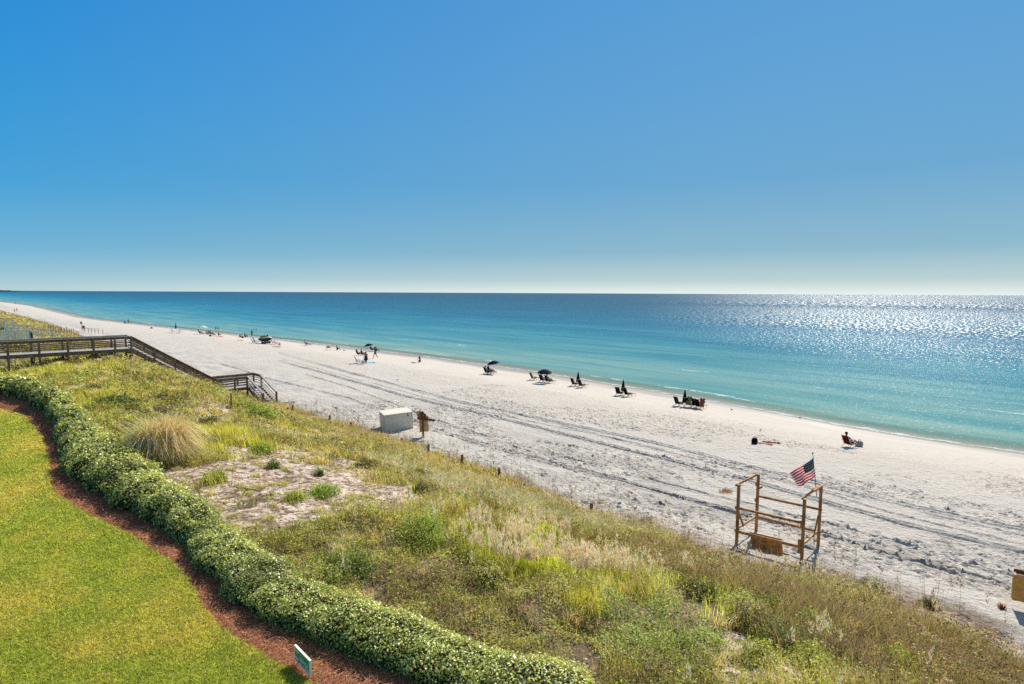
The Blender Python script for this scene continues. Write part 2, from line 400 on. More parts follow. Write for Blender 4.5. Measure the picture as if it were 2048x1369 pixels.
def kinds(s, t, sharp=.27, raw=False):
    u = t - toe(s); h = t - hedge_out(s)
    W = np.zeros((KN, len(s)))
    W[0] = .36 + .5 * sstep(-1.6, .2, u) + .55 * sstep(3, 12, s) * sstep(-6, 0, u) * .5
    W[1] = .55 * sstep(6, 0, h) + .25 - .2 * sstep(-7, 0, u)
    W[2] = .55 * sstep(8, 1, h) + .25 + .15 * sstep(-30, -50, s)
    W[3] = .30 + .62 * sstep(-14, 0, s) * sstep(1.5, 5, h) + .35 * sstep(-22, -10, s) * sstep(-7, -4, u)
    W[4] = .35 + .25 * sstep(-26, -40, s) * sstep(14, 6, t)
    W[5] = .30 + .65 * sstep(-6.5, -3, u) * sstep(-6, -20, s) + .5 * sstep(-60, -80, s)
    W[6] = .15 + .35 * sstep(-7, -4, u) * sstep(-34, -14, s)
    W[7] = .05 - 1.2 * sstep(-20, -26, s) + .2 * sstep(-16, -5, s) * sstep(2.5, 5, h)
    W[8] = .18
    for k in range(KN): W[k] += 1.0 * (fbm(s / 1.3, t / 1.3, 500 + k * 7, 3) - .5)
    for s_, t_, r, kd, wt in BLW: W[kd] += wt * np.exp(-((s - s_) ** 2 + (t - t_) ** 2) / (r * r * .55))
    if raw: return W
    W += rng.gumbel(0, sharp, W.shape)
    return W.argmax(0)

# ================================================================== light and sky
AZ, EL = rad(32.0), rad(43.0)
sund = bpy.data.lights.new("sun", 'SUN'); sund.energy = SUN_E; sund.angle = rad(.53); sund.color = (1.0, .94, .85)
sun = bpy.data.objects.new("sun", sund); COL.objects.link(sun)
sdir = Vector((math.sin(AZ) * math.cos(EL), math.cos(AZ) * math.cos(EL), math.sin(EL)))
sun.rotation_euler = (-sdir).to_track_quat('-Z', 'Y').to_euler(); sun.location = (30, 40, 60)
w = bpy.data.worlds.new("World"); scene.world = w; w.use_nodes = True
nt = w.node_tree; bg = nt.nodes['Background']
sky = nt.nodes.new('ShaderNodeTexSky'); sky.sky_type = 'NISHITA'; sky.sun_disc = False
sky.sun_elevation = EL; sky.sun_rotation = AZ; sky.air_density = 1.0; sky.dust_density = .3; sky.ozone_density = 3.0; sky.altitude = 0
L = nt.links.new
def srgb(c): return tuple(((x / 255 + .055) / 1.055) ** 2.4 if x > 10 else x / 255 / 12.92 for x in c)
tc = nt.nodes.new('ShaderNodeTexCoord'); sx = nt.nodes.new('ShaderNodeSeparateXYZ'); L(tc.outputs['Generated'], sx.inputs[0])
def skyramp(stops):
    r = nt.nodes.new('ShaderNodeValToRGB'); e = r.color_ramp.elements
    e[0].position = stops[0][0]; e[0].color = (*srgb(stops[0][1]), 1); e[1].position = stops[-1][0]; e[1].color = (*srgb(stops[-1][1]), 1)
    for p, c in stops[1:-1]:
        q = e.new(p); q.color = (*srgb(c), 1)
    L(sx.outputs[2], r.inputs['Fac']); return r
ra = skyramp(SKY_A); rb = skyramp(SKY_B)
dp = nt.nodes.new('ShaderNodeVectorMath'); dp.operation = 'DOT_PRODUCT'; L(tc.outputs['Generated'], dp.inputs[0]); dp.inputs[1].default_value = (math.sin(AZ), math.cos(AZ), 0)
mr = nt.nodes.new('ShaderNodeMapRange'); mr.inputs[1].default_value = .15; mr.inputs[2].default_value = .98; L(dp.outputs['Value'], mr.inputs[0])
mx = nt.nodes.new('ShaderNodeMix'); mx.data_type = 'RGBA'; L(mr.outputs[0], mx.inputs[0]); L(ra.outputs[0], mx.inputs[6]); L(rb.outputs[0], mx.inputs[7])
sc_ = nt.nodes.new('ShaderNodeMix'); sc_.data_type = 'RGBA'; sc_.blend_type = 'MULTIPLY'; sc_.inputs[0].default_value = 1; sc_.clamp_result = False
L(mx.outputs[2], sc_.inputs[6]); k_ = 10.0 / 2 ** EXPO; sc_.inputs[7].default_value = (k_, k_, k_, 1)
m2 = nt.nodes.new('ShaderNodeMix'); m2.data_type = 'RGBA'; m2.inputs[0].default_value = SKY_MIX; L(sky.outputs[0], m2.inputs[6]); L(sc_.outputs[2], m2.inputs[7])
L(m2.outputs[2], bg.inputs[0]); bg.inputs[1].default_value = .1
scene.view_settings.view_transform = 'Standard'; scene.view_settings.look = 'None'; scene.view_settings.gamma = 1.0
scene.view_settings.exposure = EXPO
scene.cycles.use_denoising = False
scene.cycles.max_bounces = 6; scene.cycles.transparent_max_bounces = 8; scene.cycles.sample_clamp_indirect = 6; scene.cycles.sample_clamp_direct = 0

# ================================================================== the sand
def spaced(*segs):
    out = []
    for a, b, d in segs: out.append(np.arange(a, b, d))
    return np.unique(np.round(np.concatenate(out + [np.array([segs[-1][1]])]), 4))
sg = spaced((-1500, -400, 40), (-400, -160, 6), (-160, -75, 1.0), (-75, -46, .3), (-46, 11, .1), (11, 30, 1.0), (30, 90, 10))
tg = spaced((-60, 0, 3), (0, 4, .4), (4, 19.5, .15), (19.5, 37, .065), (37, 47, .1), (47, 62, .22), (62, 74, 2), (74, 120, 10))
SS, TT = np.meshgrid(sg, tg)
ZZ = G(SS, TT)
Tt = toe(SS); Ss = shore(SS)
rough = sstep(-1.5, 1, TT - Tt) * (1 - .75 * sstep(42, 49, TT + 3 * (fbm(SS / 9, TT / 5, 5) - .5))) * sstep(1, 5, Ss - TT)
ZZ += rough * (.08 * (fbm(SS / 1.3, TT / 1.1, 21, 3) - .5) + .07 * (fbm(SS / .34, TT / .30, 31, 3) - .5))
ZZ += sstep(0, 3, Ss - TT) * sstep(0, 3, TT - Tt) * .05 * (fbm(SS / 6, TT / 2.5, 41, 2) - .5)
# drifts of loose sand along the toe and around the storage box
ZZ += .30 * np.exp(-((TT - Tt - 2.2) / 1.6) ** 2) * (fbm(SS / 4, TT / 4, 77, 2) - .25)
# foot prints
DI = np.zeros_like(ZZ)
def stamp(s0, t0, ang, L, Wd, dep):
    i0, i1 = np.searchsorted(sg, (s0 - .35, s0 + .35)); j0, j1 = np.searchsorted(tg, (t0 - .35, t0 + .35))
    if i1 - i0 < 3 or j1 - j0 < 3: return
    a = SS[j0:j1, i0:i1] - s0; b = TT[j0:j1, i0:i1] - t0
    u = (a * math.cos(ang) + b * math.sin(ang)) / L; v = (-a * math.sin(ang) + b * math.cos(ang)) / Wd
    r = u * u + v * v
    DI[j0:j1, i0:i1] += -dep * np.exp(-r * 2.2) + dep * .55 * np.exp(-((np.sqrt(r) - 1.25) / .35) ** 2)
for k in range(17000):
    s0 = random.uniform(-46, 10); t0 = random.uniform(20.5, 46) if random.random() < .85 else random.uniform(44, 56)
    den = float(fbm(s0 / 7.0, t0 / 2.6, 61, 2))
    if t0 < 29: den += .12
    if 33 < t0 < 38: den -= .05
    if t0 > 44: den -= .10
    if random.random() > sstep(.42, .62, den): continue
    stamp(s0, t0, random.gauss(0, .5), random.uniform(.13, .22), random.uniform(.07, .10), random.uniform(.05, .11) * (.5 if t0 > 44 else 1))
for w_ in range(26):                                   # walkers' lines of prints
    s0 = random.uniform(-45, 8); t0 = random.uniform(26, 55); a = random.gauss(0, .12) + (math.pi if random.random() < .5 else 0)
    for k in range(random.randint(15, 50)):
        stamp(s0 + .08 * (-1) ** k * math.sin(a), t0 + .09 * (-1) ** k, a, .15, .07, .04)
        s0 += .62 * math.cos(a); t0 += .62 * math.sin(a); a += random.gauss(0, .03)
ZZ += DI * sstep(0, 1, TT - Tt + .5) * sstep(1, 3, Ss - TT)
# wheel tracks, each a pair of ribbed grooves
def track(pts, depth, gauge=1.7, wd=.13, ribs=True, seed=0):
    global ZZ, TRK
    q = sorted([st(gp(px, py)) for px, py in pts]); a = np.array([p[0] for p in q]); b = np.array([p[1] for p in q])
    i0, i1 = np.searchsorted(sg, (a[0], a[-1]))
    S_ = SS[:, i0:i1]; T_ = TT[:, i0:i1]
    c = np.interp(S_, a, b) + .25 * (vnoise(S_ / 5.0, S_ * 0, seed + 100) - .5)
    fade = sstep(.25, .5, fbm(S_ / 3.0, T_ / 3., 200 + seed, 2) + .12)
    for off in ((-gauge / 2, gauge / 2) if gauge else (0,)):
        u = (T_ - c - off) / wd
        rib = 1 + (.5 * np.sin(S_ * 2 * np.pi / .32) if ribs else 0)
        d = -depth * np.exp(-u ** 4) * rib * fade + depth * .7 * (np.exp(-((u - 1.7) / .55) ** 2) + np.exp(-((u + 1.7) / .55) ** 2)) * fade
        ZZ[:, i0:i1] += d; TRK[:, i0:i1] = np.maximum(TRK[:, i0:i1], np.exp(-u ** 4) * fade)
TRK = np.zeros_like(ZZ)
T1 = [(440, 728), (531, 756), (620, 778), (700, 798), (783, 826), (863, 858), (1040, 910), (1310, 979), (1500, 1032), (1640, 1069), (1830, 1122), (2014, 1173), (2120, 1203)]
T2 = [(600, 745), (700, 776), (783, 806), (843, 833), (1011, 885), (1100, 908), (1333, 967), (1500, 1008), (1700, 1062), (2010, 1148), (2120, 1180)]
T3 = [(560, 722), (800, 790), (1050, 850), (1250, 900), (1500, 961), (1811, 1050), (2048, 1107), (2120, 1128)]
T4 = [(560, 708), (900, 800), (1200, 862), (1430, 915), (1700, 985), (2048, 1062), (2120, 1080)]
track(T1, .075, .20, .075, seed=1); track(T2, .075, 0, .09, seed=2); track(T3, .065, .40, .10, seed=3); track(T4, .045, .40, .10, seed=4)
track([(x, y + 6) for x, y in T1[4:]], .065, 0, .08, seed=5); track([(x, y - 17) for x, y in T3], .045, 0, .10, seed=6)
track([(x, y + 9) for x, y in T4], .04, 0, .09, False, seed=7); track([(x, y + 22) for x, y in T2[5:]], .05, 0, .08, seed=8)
# colours
f = Ss - TT
n1 = fbm(SS / 3.0, TT / 1.4, 81, 3)[..., None]
cdry = SAND_D * (.92 + .16 * n1); ccre = SAND_C * (.95 + .1 * n1)
k = sstep(30, 44, TT + 6 * (fbm(SS / 12, TT / 5, 91, 2) - .5))[..., None]
C_ = cdry * (1 - k) + ccre * k
C_ *= (1 - .16 * sstep(.45, .6, fbm(SS / 2.2, TT / .8, 131, 3)) * sstep(34, 26, TT))[..., None]
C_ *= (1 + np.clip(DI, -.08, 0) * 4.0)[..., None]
wet = (sstep(3.2, .6, f + 2.2 * (fbm(SS / 5, TT / 2, 95, 2) - .5)))[..., None]
C_ = C_ * (1 - wet) + np.array([.36, .30, .24]) * wet
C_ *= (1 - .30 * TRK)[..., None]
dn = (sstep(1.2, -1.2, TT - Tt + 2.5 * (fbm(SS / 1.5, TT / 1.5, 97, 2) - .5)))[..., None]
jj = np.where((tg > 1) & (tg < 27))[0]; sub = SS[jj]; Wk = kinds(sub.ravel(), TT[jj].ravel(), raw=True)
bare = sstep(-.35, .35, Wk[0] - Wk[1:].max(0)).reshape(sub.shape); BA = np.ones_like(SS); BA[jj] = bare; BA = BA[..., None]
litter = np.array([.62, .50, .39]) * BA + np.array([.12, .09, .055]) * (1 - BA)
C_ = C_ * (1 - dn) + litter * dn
ni, nj = len(sg), len(tg)
X_, Y_ = xy(SS.ravel(), TT.ravel())
idx = np.arange(ni * nj).reshape(nj, ni)
Q_ = np.stack([idx[:-1, :-1], idx[:-1, 1:], idx[1:, 1:], idx[1:, :-1]], -1).reshape(-1, 4)
m, nt, b = newmat('sand')
a = N(nt, 'ShaderNodeAttribute', attribute_name='Col')
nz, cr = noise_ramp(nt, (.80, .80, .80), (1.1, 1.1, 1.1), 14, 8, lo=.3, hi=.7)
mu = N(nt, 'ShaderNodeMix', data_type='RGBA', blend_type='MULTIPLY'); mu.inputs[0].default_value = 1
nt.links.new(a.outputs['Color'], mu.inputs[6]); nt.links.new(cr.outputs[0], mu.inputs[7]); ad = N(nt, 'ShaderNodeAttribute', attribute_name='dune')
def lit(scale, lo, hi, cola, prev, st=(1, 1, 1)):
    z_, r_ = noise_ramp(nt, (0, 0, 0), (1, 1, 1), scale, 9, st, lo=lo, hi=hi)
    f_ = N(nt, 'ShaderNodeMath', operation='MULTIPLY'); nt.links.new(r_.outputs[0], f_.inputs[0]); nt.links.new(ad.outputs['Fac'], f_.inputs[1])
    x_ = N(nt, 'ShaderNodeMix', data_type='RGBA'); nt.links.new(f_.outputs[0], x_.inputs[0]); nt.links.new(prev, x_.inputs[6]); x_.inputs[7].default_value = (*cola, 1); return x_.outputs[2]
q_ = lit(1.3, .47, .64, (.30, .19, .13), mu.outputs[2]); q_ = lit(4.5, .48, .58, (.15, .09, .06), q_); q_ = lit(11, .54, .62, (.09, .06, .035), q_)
nt.links.new(q_, b.inputs['Base Color'])
aw = N(nt, 'ShaderNodeAttribute', attribute_name='wet'); mr = N(nt, 'ShaderNodeMapRange'); mr.inputs[3].default_value = .95; mr.inputs[4].default_value = .42
nt.links.new(aw.outputs['Fac'], mr.inputs[0]); nt.links.new(mr.outputs[0], b.inputs['Roughness']); b.inputs['Specular IOR Level'].default_value = .25
tc = N(nt, 'ShaderNodeTexCoord'); mp = N(nt, 'ShaderNodeMapping'); mp.inputs['Rotation'].default_value = (0, 0, rad(45)); mp.inputs['Scale'].default_value = (1, 1.2, 1)
n3 = N(nt, 'ShaderNodeTexNoise'); n3.inputs['Scale'].default_value = 4.5; n3.inputs['Detail'].default_value = 7; n3.inputs['Roughness'].default_value = .6
nt.links.new(tc.outputs['Object'], mp.inputs[0]); nt.links.new(mp.outputs[0], n3.inputs['Vector'])
ar = N(nt, 'ShaderNodeAttribute', attribute_name='rgh'); mm = N(nt, 'ShaderNodeMath', operation='MULTIPLY'); nt.links.new(n3.outputs['Fac'], mm.inputs[0]); nt.links.new(ar.outputs['Fac'], mm.inputs[1])
bp = N(nt, 'ShaderNodeBump'); bp.inputs['Strength'].default_value = 1.0; bp.inputs['Distance'].default_value = .17
nt.links.new(mm.outputs[0], bp.inputs['Height']); nt.links.new(bp.outputs[0], b.inputs['Normal'])
rg = np.clip(.10 + .9 * rough + .3 * dn[..., 0], 0, 1) * (1 - .6 * wet[..., 0])
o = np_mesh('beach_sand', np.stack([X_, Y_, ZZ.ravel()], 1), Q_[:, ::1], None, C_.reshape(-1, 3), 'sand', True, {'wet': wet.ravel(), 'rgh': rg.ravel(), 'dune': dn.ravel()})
tag(o, kind='structure')

# ================================================================== the sea
sw = spaced((-60000, -3000, 6000), (-3000, -300, 150), (-300, -100, 10), (-100, 60, 1.0), (60, 600, 60), (600, 60000, 9000))
of = np.array([-1.5, 0, .5, 1, 2, 3, 4, 6, 8, 12, 16, 20, 30, 40, 60, 90, 130, 200, 300, 500, 1000, 3000, 9000, 30000, 90000.])
A, B = np.meshgrid(sw, of); X_, Y_ = xy(A.ravel(), (shore(A) + B).ravel())
idx = np.arange(A.size).reshape(len(of), len(sw)); Q_ = np.stack([idx[:-1, :-1], idx[:-1, 1:], idx[1:, 1:], idx[1:, :-1]], -1).reshape(-1, 4)
m, nt, b = newmat('sea')
L = nt.links.new
ao = N(nt, 'ShaderNodeAttribute', attribute_name='off')
tc = N(nt, 'ShaderNodeTexCoord')
def swn(scs, sct, det, rgh=.55, sc=1.0, dist=0.0):
    mp = N(nt, 'ShaderNodeMapping'); mp.vector_type = 'POINT'
    mp0 = N(nt, 'ShaderNodeMapping'); mp0.inputs['Rotation'].default_value = (0, 0, rad(45)); L(tc.outputs['Object'], mp0.inputs[0]); L(mp0.outputs[0], mp.inputs[0])
    mp.inputs['Scale'].default_value = (scs, sct, 1)          # after +45 deg: x = along shore s, y = t
    nz = N(nt, 'ShaderNodeTexNoise'); nz.inputs['Scale'].default_value = sc; nz.inputs['Detail'].default_value = det; nz.inputs['Roughness'].default_value = rgh; nz.inputs['Distortion'].default_value = dist
    L(mp.outputs[0], nz.inputs['Vector']); return nz
def mth(op, x, y=None, clamp=False):
    n = N(nt, 'ShaderNodeMath', operation=op); n.use_clamp = clamp
    for i, v in enumerate((x, y)):
        if v is None: continue
        if hasattr(v, 'links') or hasattr(v, 'is_linked'): L(v, n.inputs[i])
        else: n.inputs[i].default_value = v
    return n.outputs[0]
# depth colour: offset in metres bent by broad noise, on a logarithmic ramp
nb = swn(.006, .03, 4, .6)
nb2 = swn(.025, .22, 4, .6)
lg = mth('LOGARITHM', mth('MAXIMUM', mth('ADD', ao.outputs['Fac'], 1.0), 1.0), 10.0)     # 0..5
lgn = mth('ADD', lg, mth('MULTIPLY', mth('SUBTRACT', nb.outputs['Fac'], .5), .9))
lgn = mth('ADD', lgn, mth('MULTIPLY', mth('SUBTRACT', nb2.outputs['Fac'], .5), .7))
cr = N(nt, 'ShaderNodeValToRGB'); L(mth('DIVIDE', lgn, 4.0), cr.inputs['Fac'])
els = cr.color_ramp.elements
stops = SEA_STOPS
els[0].position = stops[0][0]; els[0].color = (*stops[0][1], 1); els[1].position = stops[-1][0]; els[1].color = (*stops[-1][1], 1)
for p, c in stops[1:-1]:
    e = els.new(p); e.color = (*c, 1)
# darker streaks of wind and swell
nsw = swn(.035, .26, 3, .5, dist=.5); ns2 = swn(.012, .09, 5, .65)
cr2 = N(nt, 'ShaderNodeValToRGB'); cr2.color_ramp.elements[0].position = .40; cr2.color_ramp.elements[1].position = .56
cr2.color_ramp.elements[0].color = (.40, .74, .84, 1); cr2.color_ramp.elements[1].color = (1.12, 1.02, 1.0, 1)
L(mth('ADD', mth('MULTIPLY', nsw.outputs['Fac'], .5), mth('MULTIPLY', ns2.outputs['Fac'], .5)), cr2.inputs['Fac'])
mu = N(nt, 'ShaderNodeMix', data_type='RGBA', blend_type='MULTIPLY'); mu.inputs[0].default_value = .85
L(cr.outputs[0], mu.inputs[6]); L(cr2.outputs[0], mu.inputs[7])
# foam along the edge
nf = swn(.55, 2.2, 6, .7); nf2 = swn(.08, .3, 2)
def band(c0, wdt_, src): return mth('LESS_THAN', mth('ABSOLUTE', mth('SUBTRACT', OFF0, c0)), mth('MULTIPLY', mth('SUBTRACT', src, .44), wdt_))
OFF0 = ao.outputs['Fac']
fo = band(mth('MULTIPLY', nf2.outputs['Fac'], 1.5), 3.6, nf.outputs['Fac'])
nf3 = swn(.05, .2, 2); nf4 = swn(.9, 1.6, 5, .7)
fo2 = mth('MULTIPLY', band(mth('ADD', mth('MULTIPLY', nf3.outputs['Fac'], 6.0), 1.0), 2.4, nf4.outputs['Fac']), mth('GREATER_THAN', nf3.outputs['Fac'], .52))
fo3 = mth('MULTIPLY', band(mth('ADD', mth('MULTIPLY', nf3.outputs['Fac'], 10.0), 14.0), 1.6, nf4.outputs['Fac']), mth('GREATER_THAN', nf2.outputs['Fac'], .56))
fo = mth('MAXIMUM', fo, mth('MAXIMUM', fo2, fo3))
mf = N(nt, 'ShaderNodeMix', data_type='RGBA'); L(mth('MULTIPLY', fo, .75), mf.inputs[0]); L(mu.outputs[2], mf.inputs[6]); mf.inputs[7].default_value = (.62, .62, .58, 1)
L(mf.outputs[2], b.inputs['Base Color'])
b.inputs['IOR'].default_value = 1.33; b.inputs['Specular IOR Level'].default_value = SEA_SPEC
b.inputs['Roughness'].default_value = SEA_R
# waves
w1 = swn(.7, 1.2, 5, .6, 1.6, .3); w2 = swn(.12, .45, 3, .5); w3 = swn(1, 1.3, 3, .6, 5.0)
h = mth('ADD', mth('MULTIPLY', w1.outputs['Fac'], WV[0]), mth('ADD', mth('MULTIPLY', w2.outputs['Fac'], WV[1]), mth('MULTIPLY', w3.outputs['Fac'], WV[2])))
nearf = N(nt, 'ShaderNodeMapRange'); nearf.inputs[1].default_value = 0; nearf.inputs[2].default_value = 60; nearf.inputs[3].default_value = .35; nearf.inputs[4].default_value = 1.0
L(ao.outputs['Fac'], nearf.inputs[0])
bp = N(nt, 'ShaderNodeBump'); bp.inputs['Strength'].default_value = 1.0; bp.inputs['Distance'].default_value = 1.0
L(mth('MULTIPLY', h, nearf.outputs[0]), bp.inputs['Height']); L(bp.outputs[0], b.inputs['Normal'])
# glinting facets of the chop, larger waves farther out
def rng01(x, a0, a1, b0=0.0, b1=1.0):
    r = N(nt, 'ShaderNodeMapRange'); r.interpolation_type = 'SMOOTHSTEP'; r.inputs[1].default_value = a0; r.inputs[2].default_value = a1; r.inputs[3].default_value = b0; r.inputs[4].default_value = b1
    L(x, r.inputs[0]); return r.outputs[0]
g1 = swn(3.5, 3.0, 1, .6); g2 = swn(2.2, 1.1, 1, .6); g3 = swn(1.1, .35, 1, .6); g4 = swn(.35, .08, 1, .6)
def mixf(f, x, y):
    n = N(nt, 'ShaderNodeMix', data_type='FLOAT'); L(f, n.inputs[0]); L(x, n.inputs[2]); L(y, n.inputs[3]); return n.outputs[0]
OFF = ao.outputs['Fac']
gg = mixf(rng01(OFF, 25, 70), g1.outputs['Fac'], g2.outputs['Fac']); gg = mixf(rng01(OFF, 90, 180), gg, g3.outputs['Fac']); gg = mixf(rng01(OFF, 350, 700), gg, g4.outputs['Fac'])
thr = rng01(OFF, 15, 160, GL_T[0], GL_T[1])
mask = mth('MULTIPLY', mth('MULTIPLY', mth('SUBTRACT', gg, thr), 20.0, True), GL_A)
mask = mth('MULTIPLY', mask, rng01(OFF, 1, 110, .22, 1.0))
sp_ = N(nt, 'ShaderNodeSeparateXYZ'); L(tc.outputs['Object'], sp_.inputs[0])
mask = mth('MULTIPLY', mask, rng01(mth('DIVIDE', sp_.outputs[0], mth('MAXIMUM', sp_.outputs[1], 1.0)), .17, .58, GLINT_MIN, 1.0))      # paints the sun glint: gloss raised by bearing from the camera, towards the sun
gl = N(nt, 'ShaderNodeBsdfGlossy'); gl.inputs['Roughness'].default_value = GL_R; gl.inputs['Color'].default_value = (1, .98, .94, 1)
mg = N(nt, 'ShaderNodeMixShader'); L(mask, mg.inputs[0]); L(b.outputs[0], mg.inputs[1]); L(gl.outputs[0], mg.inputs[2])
# shallow water lets the sand through
tr = N(nt, 'ShaderNodeBsdfTransparent'); mx = N(nt, 'ShaderNodeMixShader')
am = N(nt, 'ShaderNodeMapRange'); am.inputs[1].default_value = -.3; am.inputs[2].default_value = 5; am.inputs[3].default_value = .12; am.inputs[4].default_value = 1.0
L(ao.outputs['Fac'], am.inputs[0]); L(mth('MAXIMUM', am.outputs[0], fo), mx.inputs[0])
L(tr.outputs[0], mx.inputs[1]); L(mg.outputs[0], mx.inputs[2]); L(mx.outputs[0], nt.nodes['Material Output'].inputs['Surface'])
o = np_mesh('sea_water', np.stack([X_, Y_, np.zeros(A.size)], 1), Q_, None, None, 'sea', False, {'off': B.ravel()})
tag(o, kind='structure')

# far coast at the left end of the horizon
M = MB()
for k in range(26):
    a0 = rad(-43.6 + k * .13); D = 9000
    h = 14 + 10 * random.random() + (16 if k in (3, 5, 6, 9) else 0); 
    if k > 14: h *= max(.15, 1 - (k - 14) / 12)
    M.box((D * math.sin(a0), D * math.cos(a0), h / 2 - 2), (26, 60, h), Quaternion((0, 0, 1), -a0))
tag(M.build('far_coast', 'far_land'), kind='structure')

# ================================================================== lawn and pine straw bed
def strip(name, lo, hi, dz, mat, s0, s1, ds, nt_, colf=None):
    s = np.arange(s0, s1, ds); u = np.linspace(0, 1, nt_)
    A, U = np.meshgrid(s, u); a = lo(A); b = hi(A); T_ = a + (b - a) * U
    x, y = xy(A.ravel(), T_.ravel()); z = G(A, T_).ravel() + dz + .02 * (fbm(A * 1.5, T_ * 1.5, 5).ravel() - .5)
    idx = np.arange(A.size).reshape(A.shape); Q = np.stack([idx[:-1, :-1], idx[:-1, 1:], idx[1:, 1:], idx[1:, :-1]], -1).reshape(-1, 4)
    return np_mesh(name, np.stack([x, y, z], 1), Q, None, None, mat, True)
m, nt, b = newmat('lawn_soil'); nz, cr = noise_ramp(nt, (.16, .17, .03), (.42, .36, .08), 3, 8); nt.links.new(cr.outputs[0], b.inputs['Base Color']); b.inputs['Roughness'].default_value = .95; b.inputs['Specular IOR Level'].default_value = .1
m, nt, b = newmat('straw_bed'); nz, cr = noise_ramp(nt, (.09, .03, .015), (.34, .13, .06), 14, 10, (1, 1, 1)); nt.links.new(cr.outputs[0], b.inputs['Base Color']); b.inputs['Roughness'].default_value = .95; b.inputs['Specular IOR Level'].default_value = .1
bp = N(nt, 'ShaderNodeBump'); bp.inputs['Strength'].default_value = 1; bp.inputs['Distance'].default_value = .05; nt.links.new(nz.outputs['Fac'], bp.inputs['Height']); nt.links.new(bp.outputs[0], b.inputs['Normal'])
wig = lambda s: .06 * (vnoise(s * 3, s * 0, 8) - .5) + .04 * (vnoise(s * 9, s * 0, 12) - .5)
tag(strip('lawn', lambda s: s * 0 - 30, lambda s: lawn_edge(s) + wig(s), .10, 'lawn_soil', -60, 30, .2, 60), kind='structure')
tag(strip('pine_straw_bed', lambda s: lawn_edge(s) - .25, lambda s: hedge_out(s) - .5, .06, 'straw_bed', -60, 30, .15, 22), kind='structure')
s, t, dd = cells(-52, 6, -14, 8, .5, lambda d: np.clip(4200 * (9 / d) ** 1.7, 150, 4200), ZL, 60)
k = t < lawn_edge(s) + wig(s) + .02; s, t, dd = s[k], t[k], dd[k]
n = len(s); print('lawn blades', n)
yellow1 = fbm(s / 3.0, t / 3.0, 301, 3); yellow2 = fbm(s / .7, t / .7, 307, 3)  # broad and fine noise for the yellow-brown patches of the lawn
k1 = sstep(.40, .68, yellow1)[:, None] * .5 + .0; k1 = np.clip(k1 + (.35 * (sstep(.45, .7, yellow2)))[:, None], 0, 1)
base = np.array([.40, .46, .075]) * (1 - k1) + np.array([.70, .57, .15]) * k1
col = np.clip(base * np.exp(rng.normal(0, .38, (n, 1))), 0, 1)
sz = np.clip(.0010 * dd, .009, .05)
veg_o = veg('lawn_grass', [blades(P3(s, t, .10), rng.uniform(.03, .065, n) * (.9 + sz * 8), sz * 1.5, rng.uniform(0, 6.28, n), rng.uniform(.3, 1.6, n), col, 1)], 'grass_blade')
tag(veg_o, 'short sunlit yellow green mown lawn grass beside the pine straw bed', 'grass', kind='stuff')
s, t, dd = cells(-52, 6, -8, 10, .5, lambda d: np.clip(1500 * (9 / d) ** 1.6, 60, 1500), ZL, 60)
k = (t > lawn_edge(s) - .05) & (t < hedge_foot(s) + .3); s, t, dd = s[k], t[k], dd[k]; n = len(s); print('needles', n)
P = P3(s, t, .07); P[:, 2] += rng.uniform(0, .04, n)
an = rng.uniform(0, 6.28, n); LL = rng.uniform(.10, .22, n); Wd = np.clip(.0007 * dd, .005, .03)
d3 = np.stack([np.cos(an), np.sin(an), rng.normal(0, .22, n)], 1) * LL[:, None]; wv = np.stack([-np.sin(an), np.cos(an), np.zeros(n)], 1) * (Wd / 2)[:, None]
V = np.stack([P - wv, P + wv, P + d3], 1).reshape(-1, 3)
cc = np.where(rng.random((n, 1)) < .18, np.array([[.60, .34, .18]]), np.array([[.36, .145, .07]])) * np.exp(rng.normal(0, .35, (n, 1)))
o = np_mesh('pine_straw', V, None, np.arange(n * 3).reshape(-1, 3), np.repeat(np.clip(cc, 0, 1), 3, 0), 'needle')
tag(o, 'reddish brown pine straw needles spread along the foot of the hedge', 'pine straw', kind='stuff')

# ================================================================== hedge
hedge = thing('hedge', 'long low winding clipped green hedge between the lawn bed and the dune', 'hedge', (0, 0, 0))
def hedge_pt(s, v, infl=1.0):
    """v 0..1 round the hedge from inner foot over the top to the outer foot"""
    a = hedge_foot(s) - .02; bb = hedge_out(s) + .02
    c = (a + bb) / 2; w = np.maximum((bb - a) / 2, .55)
    lump = 1 + .85 * (fbm(s / .8, v * 2.2 + s * .1, 401, 3) - .5) + .34 * (fbm(s / .35, v * 8, 407, 2) - .5)
    hh = (.54 + .34 * sstep(-13, -19, s) + .22 * (fbm(s / 2.3, s * 0 + 3, 405, 2) - .5)) * infl
    th = np.pi * (1 - v)
    e = .78
    ct = np.cos(th); sn = np.sin(th)
    t = c + w * infl * np.sign(ct) * np.abs(ct) ** .8 * lump
    z = hh * np.abs(sn) ** (e * .9) * (1 + .6 * (lump - 1))
    return t, z
sl = np.arange(-52, 4, .3); vl = np.linspace(0, 1, 17)
A, U = np.meshgrid(sl, vl); t_, z_ = hedge_pt(A, U, .86); gz = G(A, t_) + z_ - .02
x, y = xy(A.ravel(), t_.ravel()); idx = np.arange(A.size).reshape(A.shape); Q = np.stack([idx[:-1, :-1], idx[:-1, 1:], idx[1:, 1:], idx[1:, :-1]], -1).reshape(-1, 4)
plain('twig_core', (.035, .035, .015), .95, .6, 6, 1.0, spec=.1)
o = np_mesh('twig', np.stack([x, y, gz.ravel()], 1), Q, None, None, 'twig_core', True); o.parent = hedge
L_ = []
